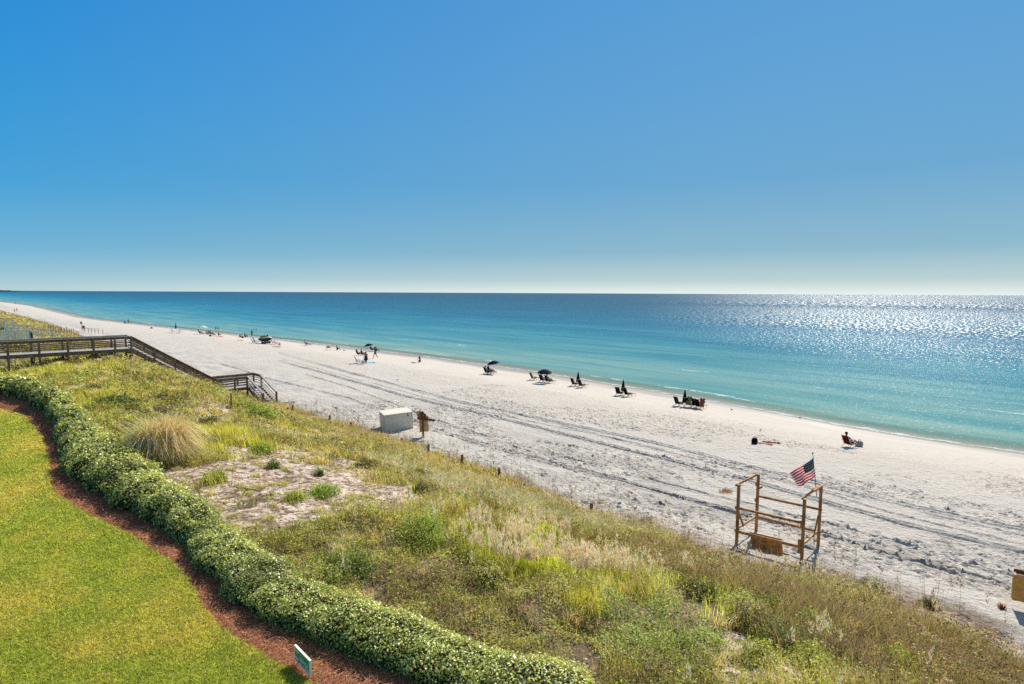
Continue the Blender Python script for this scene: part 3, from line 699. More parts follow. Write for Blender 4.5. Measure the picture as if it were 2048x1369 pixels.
for a in np.arange(-52, 4, .5):
    X, Y = xy(a, float(hedge_foot(a)) + .8); D = math.hypot(X, Y)
    px, py, _ = proj(np.array([X]), np.array([Y]), np.array([ZL + .5]))
    if px[0] < -300 or py[0] > 1900: continue
    size = max(.048, .0037 * D); n = int(.5 * 3.0 * 2.6 / size ** 2)
    s = rng.uniform(a, a + .5, n); v = rng.uniform(0, 1, n)
    dep = 1 - .18 * rng.random(n) ** 1.6 + .12 * rng.random(n) * (rng.random(n) < .10)
    t0, z0 = hedge_pt(s, v, 1.0)
    c = (hedge_foot(s) + hedge_out(s)) / 2
    t1 = c + (t0 - c) * dep; z1 = z0 * dep
    x, y = xy(s, t1); P = np.stack([x, y, G(s, t1) + z1], 1)
    ot = np.sign(t0 - c) * np.abs(np.cos(np.pi * v)) ** 1.2; on = np.stack([ot / R2, ot / R2, .35 + np.sin(np.pi * v)], 1)
    Nn = on / np.linalg.norm(on, axis=1)[:, None] + rng.normal(0, .50, (n, 3))
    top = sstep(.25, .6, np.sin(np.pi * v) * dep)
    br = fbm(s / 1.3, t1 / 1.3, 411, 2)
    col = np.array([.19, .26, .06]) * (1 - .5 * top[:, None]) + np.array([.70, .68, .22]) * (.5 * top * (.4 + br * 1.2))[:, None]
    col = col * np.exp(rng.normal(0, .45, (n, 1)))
    yl = rng.random(n) < .12 * np.clip(br * 2, 0, 1.5); col[yl] = jit([.45, .50, .07], yl.sum(), .2)
    rd = rng.random(n) < .012; col[rd] = jit([.60, .25, .12], rd.sum(), .2)
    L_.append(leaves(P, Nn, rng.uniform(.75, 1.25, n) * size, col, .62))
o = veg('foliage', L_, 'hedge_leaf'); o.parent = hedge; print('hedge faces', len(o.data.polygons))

# ================================================================== dune plants
def dens_leaf(d): return np.clip(2.1 / np.clip(.0029 * d, .036, 1) ** 2, 4, 1400)
s, t, dd = cells(-58, 9, 1, 25, .5, dens_leaf, 3.6, 120)
k = (t > hedge_out(s) - .15) & (t < toe(s) + 1.3 * (vnoise(s / 1.3, s * 0, 8)) - .9 - 1.1 * sstep(-20, -2, s)); s, t, dd = s[k], t[k], dd[k]
s2, t2, dd2 = cells(-330, -58, 1, 24, 2.0, lambda d: np.clip(9 / (.0042 * d) ** 2 * .12, .5, 30), 3.0, 60)
k = t2 < toe(s2) + 1.5 * (vnoise(s2 / 4, s2 * 0, 8) - .7); s = np.concatenate([s, s2[k]]); t = np.concatenate([t, t2[k]]); dd = np.concatenate([dd, dd2[k]])
K = kinds(s, t)
gap = fbm(s / .75, t / .75, 655, 3); lo_ = np.where(K == 3, .43, .375); keep = (gap > lo_) | (rng.random(len(s)) < .12)
s, t, dd, K, gap = s[keep], t[keep], dd[keep], K[keep], gap[keep]; n = len(s)
tone = np.exp(1.5 * (fbm(s / .55, t / .55, 671, 2) - .5) + 1.1 * (fbm(s / 2.2, t / 2.2, 673, 2) - .5))[:, None]; print('cover points', n, [int((K == j).sum()) for j in range(KN)])
lowk = .36 + .64 * sstep(0, -3.5, t - toe(s)) * (1 - 0 * s)
lowk = np.where(s < -20, 1, lowk)
hn = fbm(s / .9, t / .9, 601, 3); hn2 = fbm(s / .35, t / .35, 603, 2)
sz = np.clip(.0029 * dd, .036, 1)
leafy = []
PAL = {1: [(.32, .40, .06), (.22, .32, .05), (.44, .44, .11), (.12, .17, .04)], 2: [(.36, .34, .10), (.44, .36, .16), (.27, .31, .07), (.40, .37, .14), (.17, .21, .05), (.12, .13, .04)], 3: [(.28, .19, .11), (.44, .32, .20), (.14, .09, .05), (.30, .28, .10), (.19, .21, .06)], 8: [(.25, .36, .08), (.42, .50, .16), (.15, .23, .05)]}
for kd, hh in ((1, .34), (2, .26), (3, .42), (8, .32)):
    i = np.where(K == kd)[0]; m_ = len(i)
    if not m_: continue
    h = hh * 1.55 * lowk[i] * np.clip(.1 + 2.6 * (hn[i] - .3) + .5 * (hn2[i] - .5), .1, 1.6)
    P = P3(s[i], t[i]); P[:, 2] += h * (1 - rng.random(m_) ** 2.2 * .9)
    c = np.array(PAL[kd])[rng.integers(0, len(PAL[kd]), m_)] * np.array([1.62, 1.42, 1.15]) * tone[i] * np.exp(rng.normal(0, .32, (m_, 1)))
    Nn = np.array([0, 0, 1.0]) + rng.normal(0, .50, (m_, 3))
    leafy.append(leaves(P, Nn, sz[i] * rng.uniform(.8, 1.9, m_), np.minimum(c, .60), .55))
    # sprigs poking out
    j = i[rng.random(m_) < (.05 if kd != 3 else .14)]; q = len(j)
    hj = hh * rng.uniform(.7, 1.8, q)
    cj = np.array(PAL[kd])[rng.integers(0, len(PAL[kd]), q)] * 1.1
    leafy.append(blades(P3(s[j], t[j]), hj, np.clip(.0011 * dd[j], .008, .5), rng.uniform(0, 6.28, q), rng.uniform(.1, .6, q), cj, 2))
i = np.where(K == 0)[0]; i = i[rng.random(len(i)) < .05]
leafy.append(leaves(P3(s[i], t[i], .03), np.array([0, 0, 1.0]) + rng.normal(0, .3, (len(i), 3)), sz[i] * .9, jit([.16, .10, .06], len(i), .4), .5))
tag(veg('dune_ground_cover', leafy, 'low_leaf'), 'low leafy green ochre and brown ground cover spread over the dune', 'ground cover', kind='stuff')

gr = []
def grass(kd, frac, hmin, hmax, bmin, bmax, cols, wk=.0010, droop=0, segs=2, tip=None, wmin=.007):
    i = np.where(K == kd)[0]; i = np.repeat(i, int(frac)) if frac >= 1 else i[rng.random(len(i)) < frac]
    m_ = len(i); sj = s[i] + rng.normal(0, .04, m_); tj = t[i] + rng.normal(0, .04, m_)
    hk = lowk[i] * np.clip(.4 + 1.6 * (hn[i] - .25), .3, 1.6)
    c = np.array(cols)[rng.integers(0, len(cols), m_)] * np.array([1.22, 1.14, 1.0]) * tone[i] * np.exp(rng.normal(0, .3, (m_, 1)))
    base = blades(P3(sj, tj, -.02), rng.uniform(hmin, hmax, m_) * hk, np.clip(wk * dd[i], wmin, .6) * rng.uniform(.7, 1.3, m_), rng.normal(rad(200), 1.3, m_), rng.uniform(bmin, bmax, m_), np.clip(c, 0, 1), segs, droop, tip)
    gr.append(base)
grass(4, 1, .22, .48, .1, .6, [(0.350, 0.403, 0.052), (0.455, 0.438, 0.070), (0.228, 0.315, 0.044)], tip=np.array([0.630, 0.560, 0.158]))
grass(5, 2, .30, .62, .1, .8, [(.33, .29, .11), (.44, .37, .17), (.22, .24, .07), (.38, .35, .12), (.16, .15, .06)], tip=np.array([.56, .46, .25]))
grass(6, 1, .3, .55, .4, 1.0, [(0.298, 0.333, 0.123), (0.420, 0.403, 0.175), (0.193, 0.175, 0.070)])
grass(7, 1, .25, .6, .05, .3, [(.34, .42, .06), (.44, .46, .10), (.24, .32, .05)])
# arching tussocks
i = np.where(K == 6)[0]
if len(i):
    dsz = 1 / np.maximum(1, dens_leaf(dd[i]) / 2.6); i = i[rng.random(len(i)) < dsz]
    print('tussocks', len(i))
    for j in i:
        q = 90; hh = random.uniform(.5, .95) * lowk[j]; 
        sj = s[j] + rng.normal(0, .10, q); tj = t[j] + rng.normal(0, .10, q)
        c = np.array([(0.385, 0.420, 0.175), (0.525, 0.525, 0.263), (0.595, 0.507, 0.263), (0.228, 0.228, 0.088)])[rng.integers(0, 4, q)] * np.exp(rng.normal(0, .2, (q, 1)))
        gr.append(blades(P3(sj, tj), hh * rng.uniform(.7, 1.2, q), np.full(q, max(.008, .0009 * dd[j])), rng.uniform(0, 6.28, q), rng.uniform(.35, 1.15, q), c, 4, .42, np.array([0.735, 0.665, 0.420])))
i = np.where(t < toe(s) - .4)[0]; i = i[rng.random(len(i)) < np.minimum(1, np.where(K[i] == 0, 1.3, .62) / dens_leaf(dd[i]))]; print('tufts', len(i))
for j in i:
    q = 60; hh = random.uniform(.22, .5) * (.55 if K[j] == 0 else 1) * max(.5, lowk[j]); cc_ = random.choice([(.30, .32, .08), (.22, .26, .06)] if K[j] == 0 else [(.72, .58, .34), (.60, .52, .24), (.50, .52, .14), (.80, .66, .46)])
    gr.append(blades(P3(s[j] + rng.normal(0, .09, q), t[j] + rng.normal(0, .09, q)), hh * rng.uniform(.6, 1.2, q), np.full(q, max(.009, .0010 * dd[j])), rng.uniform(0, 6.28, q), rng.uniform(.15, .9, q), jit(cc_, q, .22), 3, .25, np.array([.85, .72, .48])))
tag(veg('dune_grass', gr, 'grass_blade'), 'yellow green and golden beach grass with arching tussocks along the dune ridge', 'grass', kind='stuff')
# plume grass
pl = []
i = np.where(K == 7)[0]; p_ = np.minimum(1, 90.0 / dens_leaf(dd[i])); i = i[rng.random(len(i)) < p_]
print('plumes', len(i))
clump = fbm(s[i] / .5, t[i] / .5, 701, 2) > .54; i = i[clump]; q = len(i)
for rep in range(1):
    P = P3(s[i] + rng.normal(0, .05, q), t[i] + rng.normal(0, .05, q)); H = rng.uniform(.55, .95, q)
    lean = rng.normal(0, .08, (q, 2))
    pl.append(blades(P, H, np.full(q, .012), rng.uniform(0, 6.28, q), np.full(q, .05), jit([.45, .42, .14], q, .2), 2))
    for k in range(30):
        u = rng.uniform(.62, 1.0, q); B = P.copy(); B[:, 2] += H * u; B[:, :2] += lean * (H * u)[:, None] * 2 + rng.normal(0, .022, (q, 2))
        pl.append(blades(B, rng.uniform(.05, .11, q), np.clip(.0017 * dd[i], .018, .1), rng.uniform(0, 6.28, q), rng.uniform(.1, .6, q), jit([.95, .76, .60], q, .12), 1))
tag(veg('plume_grass', pl, 'dry_blade'), 'pinkish tan feathery plumes of broom grass standing in clumps on the dune', 'grass', kind='stuff')
# dead stalks and sea oats at the seaward edge, twiggy litter
oa = []
q = 1500; ss = rng.uniform(-45, 9, q); uu = -rng.random(q) ** 1.3 * 4 + .9; tt = toe(ss) + uu
x, y = xy(ss, tt); px, py, D_ = proj(x, y, np.full(q, 1.)); D_ = np.clip(D_, 8, 80)
oa.append(blades(P3(ss, tt), rng.uniform(.35, 1.35, q) * np.where(rng.random(q) < .75, .6, 1), np.clip(.00065 * D_, .009, .05), rng.uniform(0, 6.28, q), rng.uniform(.05, .35, q), jit([.34, .24, .13], q, .35), 3, .0, np.array([.5, .38, .22])))
k = rng.random(q) < .16; i = np.where(k)[0]; Pt = P3(ss[i], tt[i]); 
for r_ in range(12):
    B = Pt.copy(); B[:, 2] += rng.uniform(.7, 1.1, len(i)); B[:, :2] += rng.normal(0, .03, (len(i), 2))
    oa.append(blades(B, np.full(len(i), .1), np.full(len(i), .02), rng.uniform(0, 6.28, len(i)), rng.uniform(.2, .9, len(i)), jit([.26, .17, .09], len(i), .2), 1))
tag(veg('sea_oats', oa, 'dry_blade'), 'thin brown sea oat stalks and dead stems along the seaward edge of the dune', 'grass', kind='stuff')
# scrubby dry twigs amid the brown zone
i = np.where(K == 3)[0]; i = i[rng.random(len(i)) < .10]; q = len(i)
tw = [blades(P3(s[i], t[i]), rng.uniform(.2, .7, q), np.clip(.0006 * dd[i], .006, .3), rng.uniform(0, 6.28, q), rng.uniform(.2, 1.2, q), jit([.26, .18, .11], q, .35), 3)]
for b_ in range(3):
    B = P3(s[i], t[i]); B[:, 2] += rng.uniform(.1, .4, q); tw.append(blades(B, rng.uniform(.1, .3, q), np.clip(.0005 * dd[i], .005, .3), rng.uniform(0, 6.28, q), rng.uniform(.4, 1.4, q), jit([.50, .36, .22], q, .35), 2))
tag(veg('dry_brush', tw, 'dry_blade'), 'brown leafless twigs tangled through the scrub on the near end of the dune', 'brush', kind='stuff')

# ---- plants that stand out one by one
def pampas(p, R, H, label):
    root = thing('ornamental_grass', label, 'ornamental grass', p)
    D = math.hypot(p[0], p[1])
    def tuft(n, colr, tip, hh, bb, side):
        a = rng.uniform(0, 6.28, n); r = R * .42 * np.sqrt(rng.random(n))
        P = np.stack([r * np.cos(a), r * np.sin(a), np.zeros(n)], 1)
        an = a + rng.normal(0, .5, n); an = np.where(rng.random(n) < side, rng.normal(-.5, .9, n), an)
        return blades(P, hh * rng.uniform(.75, 1.1, n), np.full(n, max(.009, .0007 * D)), an, rng.uniform(*bb, n) * (R / H), jit(colr, n, .3), 7, .92, np.array(tip))
    def spray(n, c0, c1, h0, h1, b0, b1, dr, side=0):
        a = rng.uniform(0, 6.28, n); r = R * .45 * np.sqrt(rng.random(n)); P = np.stack([r * np.cos(a), r * np.sin(a), np.zeros(n)], 1)
        an = a + rng.normal(0, .6, n); an = np.where(rng.random(n) < side, rng.normal(-.4, .8, n), an)
        hh = rng.uniform(h0, h1, n); bb = rng.uniform(b0, b1, n)
        return blades(P, hh, np.full(n, max(.014, .0012 * D)), an, R * bb / hh, jit(c0, n, .4), 6, dr, np.array(c1))
    g = veg('green_blades', [spray(950, [.26, .28, .09], [.58, .56, .24], 1.3, 2.75, .15, .95, .36), spray(1300, [.24, .30, .09], [.60, .52, .25], 2.0, 4.2, .5, 1.15, .86), spray(700, [.10, .12, .04], [.35, .32, .14], 1.5, 3.2, .6, 1.2, .95)], 'grass_blade'); g.parent = root
    g = veg('dry_blades', [spray(1100, [.55, .40, .20], [.90, .70, .44], 2.2, 5.2, .4, 1.25, .86, .85), spray(800, [.50, .38, .2], [.85, .68, .42], 1.6, 3.1, .2, .9, .36, .8)], 'dry_blade'); g.parent = root
    M = MB(); M.ell((0, 0, H * .2), (R * .4, R * .4, H * .2), 14, 8); g = M.build('stem_base', 'twig_core', root)
pp = gp(310, 930); pampas(pp + Vector((0, .4, -.05)), 1.2, 1.62, 'tall rounded clump of straw tipped ornamental grass behind the hedge')
def shrub(px, py, r, h, cols, label, group=None, n=2600, name='shrub', lsz=.05):
    p = gp(px, py); root = thing(name, label, 'shrub', p, 0, group); D = p.xy.length
    sz = max(lsz, .0028 * D); n = int(min(n, 5.5 * r * (r + h) * 3 / sz ** 2 / 2.2) * 1.3) + 60
    a = rng.uniform(0, 6.28, n); ph = np.arccos(rng.uniform(-.1, 1, n)); rr = rng.random(n) ** .33
    lump = .25 + 1.5 * fbm(np.cos(a) * 1.9 + 5 + px, np.sin(a) * 1.9 + ph * 1.4, int(px), 3)
    dv = np.stack([np.sin(ph) * np.cos(a), np.sin(ph) * np.sin(a), np.cos(ph)], 1)
    P = dv * np.array([r, r, h]) * (rr * lump)[:, None]; P[:, 2] = np.maximum(P[:, 2], .02)
    c = np.array(cols)[rng.integers(0, len(cols), n)] * np.exp(rng.normal(0, .25, (n, 1)))
    f = veg('foliage', [leaves(P, dv + rng.normal(0, .6, (n, 3)) + [0, 0, .5], sz * rng.uniform(.8, 1.4, n), c, .5),
                        blades(P[:n // 5] * .8, rng.uniform(.1, .25, n // 5), np.full(n // 5, max(.008, .0009 * D)), rng.uniform(0, 6.28, n // 5), rng.uniform(.1, .5, n // 5), c[:n // 5] * 1.1, 1)], 'low_leaf'); f.parent = root
    M = MB()
    for k in range(7):
        q = random.uniform(0, 6.28); M.tube([(0, 0, -.05), (.3 * r * math.cos(q), .3 * r * math.sin(q), .35 * h), (.6 * r * math.cos(q), .6 * r * math.sin(q), .7 * h)], [.016, .011, .006], 5)
    M.build('stem', 'twig_core', root)
LG = [(.34, .46, .07), (.48, .56, .12), (.24, .33, .05), (.14, .2, .04)]; YG = [(.46, .50, .08), (.34, .40, .06), (.58, .56, .16), (.2, .24, .05)]; DG = [(.15, .21, .05), (.25, .30, .08), (.34, .38, .11), (.08, .12, .03)]
shrub(842, 1088, .75, .85, LG, 'bright green bushy shrub left of the tan plume grass clumps')
shrub(1028, 1080, .40, .45, LG, 'small bright green shrub just below the arching grass tussocks')
shrub(690, 1145, .75, .45, DG, 'dark green mound of leaves just outside the hedge')
shrub(1560, 1290, .65, .5, DG, 'dark green shrub with bare dry ground in front of it')
shrub(1630, 1345, .40, .5, YG, 'bright yellow green tuft near the bottom edge of the photo')
shrub(1515, 1318, .34, .35, YG, 'green tuft standing in the bare patch at the bottom')
shrub(1795, 1330, .45, .35, YG, 'yellow green tuft in the brown scrub at bottom right')
shrub(1620, 1255, .35, .35, LG, 'small lime green sprig in the brown scrub')
shrub(520, 905, .55, .4, LG, 'round light green bush at the top of the bare sand patch')
shrub(645, 988, .55, .28, LG, 'flat bright green patch plant near the middle of the bare sand')
shrub(592, 998, .40, .22, YG, 'small flat lime plant beside the bright green patch plant')
shrub(548, 936, .30, .3, DG, 'small dark green plant in the middle of the bare sand patch')
shrub(640, 950, .22, .25, DG, 'tiny dark green seedling at the right side of the bare sand')
shrub(432, 962, .48, .42, YG, 'yellow green bush between the hedge and the bare sand')
shrub(510, 832, 1.3, .5, LG, 'wide fresh green bush under the golden ridge grass')
shrub(240, 805, 1.2, .4, DG, 'low dark green bush above the big straw tipped grass clump')
shrub(1860, 1215, .30, .35, [(.12, .14, .04), (.2, .17, .06)], 'single olive tuft rooted in sand on the seaward edge')
shrub(1740, 1180, .45, .4, [(.10, .13, .04), (.16, .16, .06)], 'olive green tuft at the seaward edge right of the wooden stand')
for q_, (px_, py_, r_, lb_) in enumerate(((690, 905, .5, 'dark olive bush at the upper right rim of the bare sand'), (735, 935, .45, 'dark scrubby bush right of the bare sand patch'), (845, 985, .5, 'dark bush among the first arching tussocks'), (1075, 1090, .45, 'dark hollow bush above the densest plume grass'), (1235, 1110, .5, 'dark brown green bush right of the plume grass'), (1400, 1190, .5, 'dark green bush between plume grass and brown scrub'), (1500, 1255, .55, 'low dark bush above the bare patch at the bottom'), (1690, 1250, .45, 'dark bush in the brown scrub below the wooden stand'), (975, 1165, .4, 'dark green bush left of the lower plume grass'), (1850, 1290, .4, 'small dark bush in the brown scrub near the right edge'), (420, 850, .6, 'dark bush above the right side of the big straw tipped grass clump'))):
    shrub(px_, py_, r_, r_ * .7, [(.10, .13, .035), (.06, .08, .025), (.18, .19, .06), (.22, .16, .08)], lb_)
shrub(2004, 1222, .12, .22, [(.35, .10, .05), (.25, .08, .04)], 'small rust red sprig alone in the sand left of the wooden board', lsz=.03)

# ================================================================== timber boardwalk and beach stairs
def W(s, t, z): x, y = xy(s, t); return Vector((x, y, z))
NS, FS = -54.6, -56.5              # near and far rail lines, along-shore
ZD = 6.35
bw = thing('boardwalk', 'dark weathered timber boardwalk with handrails and two flights of stairs down to the beach', 'boardwalk', (0, 0, 0))
M = MB()
for k in range(96):
    t0 = -3.2 + k * .145
    M.box(W((NS + FS) / 2, t0, ZD - .02), (1.95, .128, .04), Quaternion((0, 0, 1), rad(-45)))
M.build('deck_boards', 'weathered_wood_top', bw)
M = MB()
for s_ in (NS - .05, FS + .05, (NS + FS) / 2): M.bar(W(s_, -3.2, ZD - .165), W(s_, 10.7, ZD - .165), .05, .24)
M.build('joist', 'weathered_wood', bw)
for i, (s_, ts) in enumerate(((NS + .02, [-2.0, -.3, 1.4, 3.15, 4.9, 6.6, 8.2, 9.6, 10.7]), (FS - .02, [-1.2, .6, 2.6, 4.6, 6.5, 8.4, 9.7, 10.7]))):
    for t0 in ts:
        M = MB(); g_ = float(G(s_, t0)) - .3
        M.bar(W(s_, t0, g_), W(s_, t0, ZD + .93), .13, .13, (1, 1, 0))
        p = M.build('post', 'weathered_wood', bw)
        M = MB(); M.box(W(s_, t0, ZD + .938), (.15, .15, .016), Quaternion((0, 0, 1), rad(-45))); M.build('post_cap', 'weathered_wood_top', p)
    for t0 in ts[1::2]:
        M = MB(); q = .75 if i else -.0
        M.bar(W(NS, t0, ZD - .35), W(FS, t0, ZD - .35), .05, .2); M.bar(W(NS - .1, t0 + .03, ZD - .4), W(FS + .3, t0 + .03, ZD - 1.05), .04, .12)
        M.build('cross_brace', 'weathered_wood', bw)
for s_, o_ in ((NS + .03, 1), (FS - .03, -1)):
    M = MB(); M.bar(W(s_, -3.2, ZD + .985), W(s_, 10.8, ZD + .985), .17, .04); M.build('handrail_cap', 'weathered_wood_top', bw)
    M = MB(); M.bar(W(s_ - .09 * o_, -3.2, ZD + .86), W(s_ - .09 * o_, 10.7, ZD + .86), .04, .19); M.build('handrail', 'weathered_wood', bw)
    for zz in (.24, .52):
        M = MB(); M.bar(W(s_ - .09 * o_, -3.2, ZD + zz), W(s_ - .09 * o_, 10.7, ZD + zz), .04, .09); M.build('rail', 'weathered_wood', bw)
# first flight, straight down the dune
TA, TB, ZB = 10.8, 17.0, 2.15
def zst(t): return ZD + (ZB - ZD) * (t - TA) / (TB - TA)
for s_ in (NS, FS, (NS + FS) / 2):
    M = MB(); M.bar(W(s_, TA, ZD - .16), W(s_, TB, ZB - .16), .06, .28); M.build('stringer', 'weathered_wood', bw)
nst = 23
for k in range(nst):
    t0 = TA + (k + .5) * (TB - TA) / nst; M = MB(); M.box(W((NS + FS) / 2, t0, zst(t0 - .14) - .02), (1.85, .27, .04), Quaternion((0, 0, 1), rad(-45))); M.build('stair_tread', 'weathered_wood_top', bw)
for s_, o_, ts in ((NS + .03, 1, (12.3, 13.8, 15.3, 16.8)), (FS - .03, -1, (12.0, 13.5, 15.0, 16.6))):
    for t0 in ts:
        M = MB(); M.bar(W(s_, t0, float(G(s_, t0)) - .2), W(s_, t0, zst(t0) + .93), .12, .12, (1, 1, 0)); p = M.build('post', 'weathered_wood', bw)
        M = MB(); M.box(W(s_, t0, zst(t0) + .938), (.14, .14, .016), Quaternion((0, 0, 1), rad(-45))); M.build('post_cap', 'weathered_wood_top', p)
    M = MB(); M.bar(W(s_, TA - .1, ZD + 1.0), W(s_, TB, ZB + 1.0), .16, .04); M.build('handrail_cap', 'weathered_wood', bw)
    M = MB(); M.bar(W(s_ - .09 * o_, TA, ZD + .86), W(s_ - .09 * o_, TB, ZB + .86), .04, .22); M.build('handrail', 'weathered_wood', bw)
    for zz in (.25, .42, .60):
        M = MB(); M.bar(W(s_ - .09 * o_, TA, ZD + zz), W(s_ - .09 * o_, TB, ZB + zz), .04, .07); M.build('rail', 'weathered_wood', bw)
# landing
TC = 21.0
M = MB()
for k in range(int((TC - TB) / .145)):
    M.box(W((NS + FS) / 2, TB + .07 + k * .145, ZB - .02), (1.95, .128, .04), Quaternion((0, 0, 1), rad(-45)))
M.build('landing_boards', 'weathered_wood_top', bw)
M = MB()
for s_ in (NS, FS): M.bar(W(s_, TB, ZB - .16), W(s_, TC, ZB - .16), .05, .22)
M.bar(W(NS, TC, ZB - .16), W(FS, TC, ZB - .16), .05, .22); M.build('joist', 'weathered_wood', bw)
SW = 19.7                                           # the second flight leaves the near side between SW and TC
for s_, t0 in ((NS, 17.4), (NS, 18.6), (NS, SW), (NS, TC), (FS, 17.8), (FS, 19.5), (FS, TC)):
    M = MB(); M.bar(W(s_, t0, float(G(s_, t0)) - .3), W(s_, t0, ZB + .96), .13, .13, (1, 1, 0)); M.build('post', 'weathered_wood', bw)
for a_, b_ in (((NS, TB), (NS, SW)), ((FS, TB), (FS, TC)), ((FS, TC), (NS, TC))):
    M = MB(); M.bar(W(*a_, ZB + 1.0), W(*b_, ZB + 1.0), .16, .04); M.build('handrail_cap', 'weathered_wood_top' if a_[1] == TB and a_[0] == NS else 'weathered_wood', bw)
    M = MB(); M.bar(W(*a_, ZB + .86), W(*b_, ZB + .86), .04, .2); M.build('handrail', 'weathered_wood', bw)
    for zz in (.2, .42, .64):
        M = MB(); M.bar(W(*a_, ZB + zz), W(*b_, ZB + zz), .04, .07); M.build('rail', 'weathered_wood', bw)
# second flight, turned along the beach
SE = NS + 3.5; ZE = float(G(SE, 21)) + .12
def zs2(s): return ZB + (ZE - ZB) * (s - NS) / (SE - NS)
for t0 in (SW + .05, TC - .05):
    M = MB(); M.bar(W(NS, t0, ZB - .13), W(SE, t0, ZE - .13), .06, .26); M.build('stringer', 'weathered_wood', bw)
    for s_ in ((SE,) if t0 < 21 else (NS + 1.8, SE)):
        M = MB(); M.bar(W(s_, t0, float(G(s_, t0)) - .3), W(s_, t0, zs2(s_) + .98), .14, .14, (1, 1, 0)); M.build('post', 'weathered_wood', bw)
    M = MB(); M.bar(W(NS, t0, ZB + 1.0), W(SE, t0, ZE + 1.0), .16, .04); M.build('handrail_cap', 'weathered_wood_top' if t0 < 21 else 'weathered_wood', bw)
    M = MB(); M.bar(W(NS, t0 + .06, ZB + .86), W(SE, t0 + .06, ZE + .86), .04, .2); M.build('handrail', 'weathered_wood', bw)
    for zz in (.22, .5):
        M = MB(); M.bar(W(NS, t0, ZB + zz), W(SE, t0, ZE + zz), .04, .07); M.build('rail', 'weathered_wood_top' , bw)
for k in range(9):
    s0 = NS + (k + .5) * (SE - NS) / 9; M = MB(); M.box(W(s0, (SW + TC) / 2, zs2(s0 - .15) - .02), (.29, TC - SW - .08, .04), Quaternion((0, 0, 1), rad(-45))); M.build('stair_tread', 'weathered_wood_top', bw)
p = gp(576, 808); bd = thing('driftwood_pile', 'small heap of brown brushwood at the foot of the boardwalk stairs', 'driftwood', p)
for k in range(14):
    M = MB(); a = random.uniform(0, 6.28); q = Vector((random.gauss(0, .45), random.gauss(0, .3), .05)); d_ = Vector((math.cos(a), math.sin(a), random.uniform(0, .5))) * random.uniform(.3, .6)
    M.tube([q, q + d_ * .5 + Vector((0, 0, .06)), q + d_], [.03, .02, .008], 5); M.build('branch', 'seaweed', bd)
pa, pb = gp(545, 770), gp(598, 763)
M = MB(); M.tube([pa + Vector((0, 0, .12)), (pa + pb) / 2 + Vector((0, 0, .16)), pb + Vector((0, 0, .14))], .045, 8); tag(M.build('pipe', 'white_plastic'), 'thin white pipe lying on the sand beside the boardwalk stairs', 'pipe')

# ================================================================== pale picket stairs of the next property
pw = thing('picket_boardwalk', 'pale cream boardwalk with close picket railings stepping down behind the dark boardwalk', 'boardwalk', (0, 0, 0))
def pxz(px, py, z): return at_z(px, py, z)
# rail tops follow the slope in steps, picket panels under them
zz_ = [(-22, 627, 7.4), (8, 641, 6.6), (37, 651, 5.6), (53, 650.5, 5.6), (76, 659, 4.6), (104, 658, 4.6), (124, 670, 3.3), (140, 680, 2.4)]
pts = []
for px, py, z in zz_: pts.append(pxz(px, py, z))
# straighten: keep the plan on one line
S0 = -112.0
def onl(px, py):
    """point of the vertical plane s = S0 seen at a pixel"""
    d = ray(px, py); k = S0 * R2 / (d.x - d.y); return Vector((d.x * k, d.y * k, HC + d.z * k))
pts = [onl(a, b) for a, b, c in zz_]
for a, b in zip(pts[:-1], pts[1:]):
    M = MB(); M.bar(a, b, .14, .09); M.build('handrail', 'pale_paint', pw)
    M = MB(); n = max(2, int((b - a).xy.length / .16))
    for k in range(n):
        q = a.lerp(b, (k + .5) / n); M.box((q.x, q.y, q.z - .55), (.045, .045, 1.0))
    M.bar(a - Vector((0, 0, 1.02)), b - Vector((0, 0, 1.02)), .08, .09); M.build('picket_panel', 'pale_wood', pw)
    M = MB(); M.bar((b.x, b.y, Gxy(b.x, b.y) - .2), b + Vector((0, 0, .03)), .13, .13, (1, 1, 0)); M.build('post', 'pale_paint', pw)
for k in range(14):
    a = pts[0].lerp(pts[-1], k / 14)
# front deck with wide picket gate
pd = thing('picket_deck', 'small cream deck with open picket balustrade beyond the dark boardwalk at left edge', 'deck', (0, 0, 0))
SD = -74.0
def ond(px, py):
    d = ray(px, py); k = SD * R2 / (d.x - d.y); return Vector((d.x * k, d.y * k, HC + d.z * k))
a, b = ond(-14, 662), ond(56, 661); a.z = b.z = (a.z + b.z) / 2; tz = a.z
for q0, q1, dz, ww in ((a, b, 0, .12), (a, b, -.98, .09), (a, b, -1.25, .2)):
    M = MB(); M.bar(q0 + Vector((0, 0, dz)), q1 + Vector((0, 0, dz)), .08, ww); M.build('rail', 'pale_paint', pd)
M = MB(); n = 16
for k in range(n + 1):
    q = a.lerp(b, k / n); M.box((q.x, q.y, tz - .5), (.09 if k % 4 else .13, .09, .96))
M.build('picket_panel', 'pale_paint', pd)
for fr, top in ((0, .05), (.40, .75), (.57, 1.1), (1, .1)):
    q = a.lerp(b, fr); M = MB(); M.bar((q.x, q.y, Gxy(q.x, q.y) - .2), (q.x, q.y, tz + top), .15, .15, (1, 1, 0)); M.build('post', 'pale_paint', pd)
M = MB(); n = 13
for k in range(n):
    q = a.lerp(b, (k + .5) / n); M.bar((q.x, q.y, tz - 2.5), (q.x, q.y, tz - 1.36), .36, .03, (1, 1, 0))
M.build('skirt_panel', 'pale_wood', pd)
M = MB(); c = (a + b) / 2; M.box((c.x - .7, c.y - .7 + 1.4, tz - 1.08), ((b - a).length, 1.8, .06), Quaternion((0, 0, 1), math.atan2((b - a).y, (b - a).x))); M.build('deck_boards', 'pale_wood', pd)
q = ond(61, 674); g_ = Gxy(q.x, q.y)
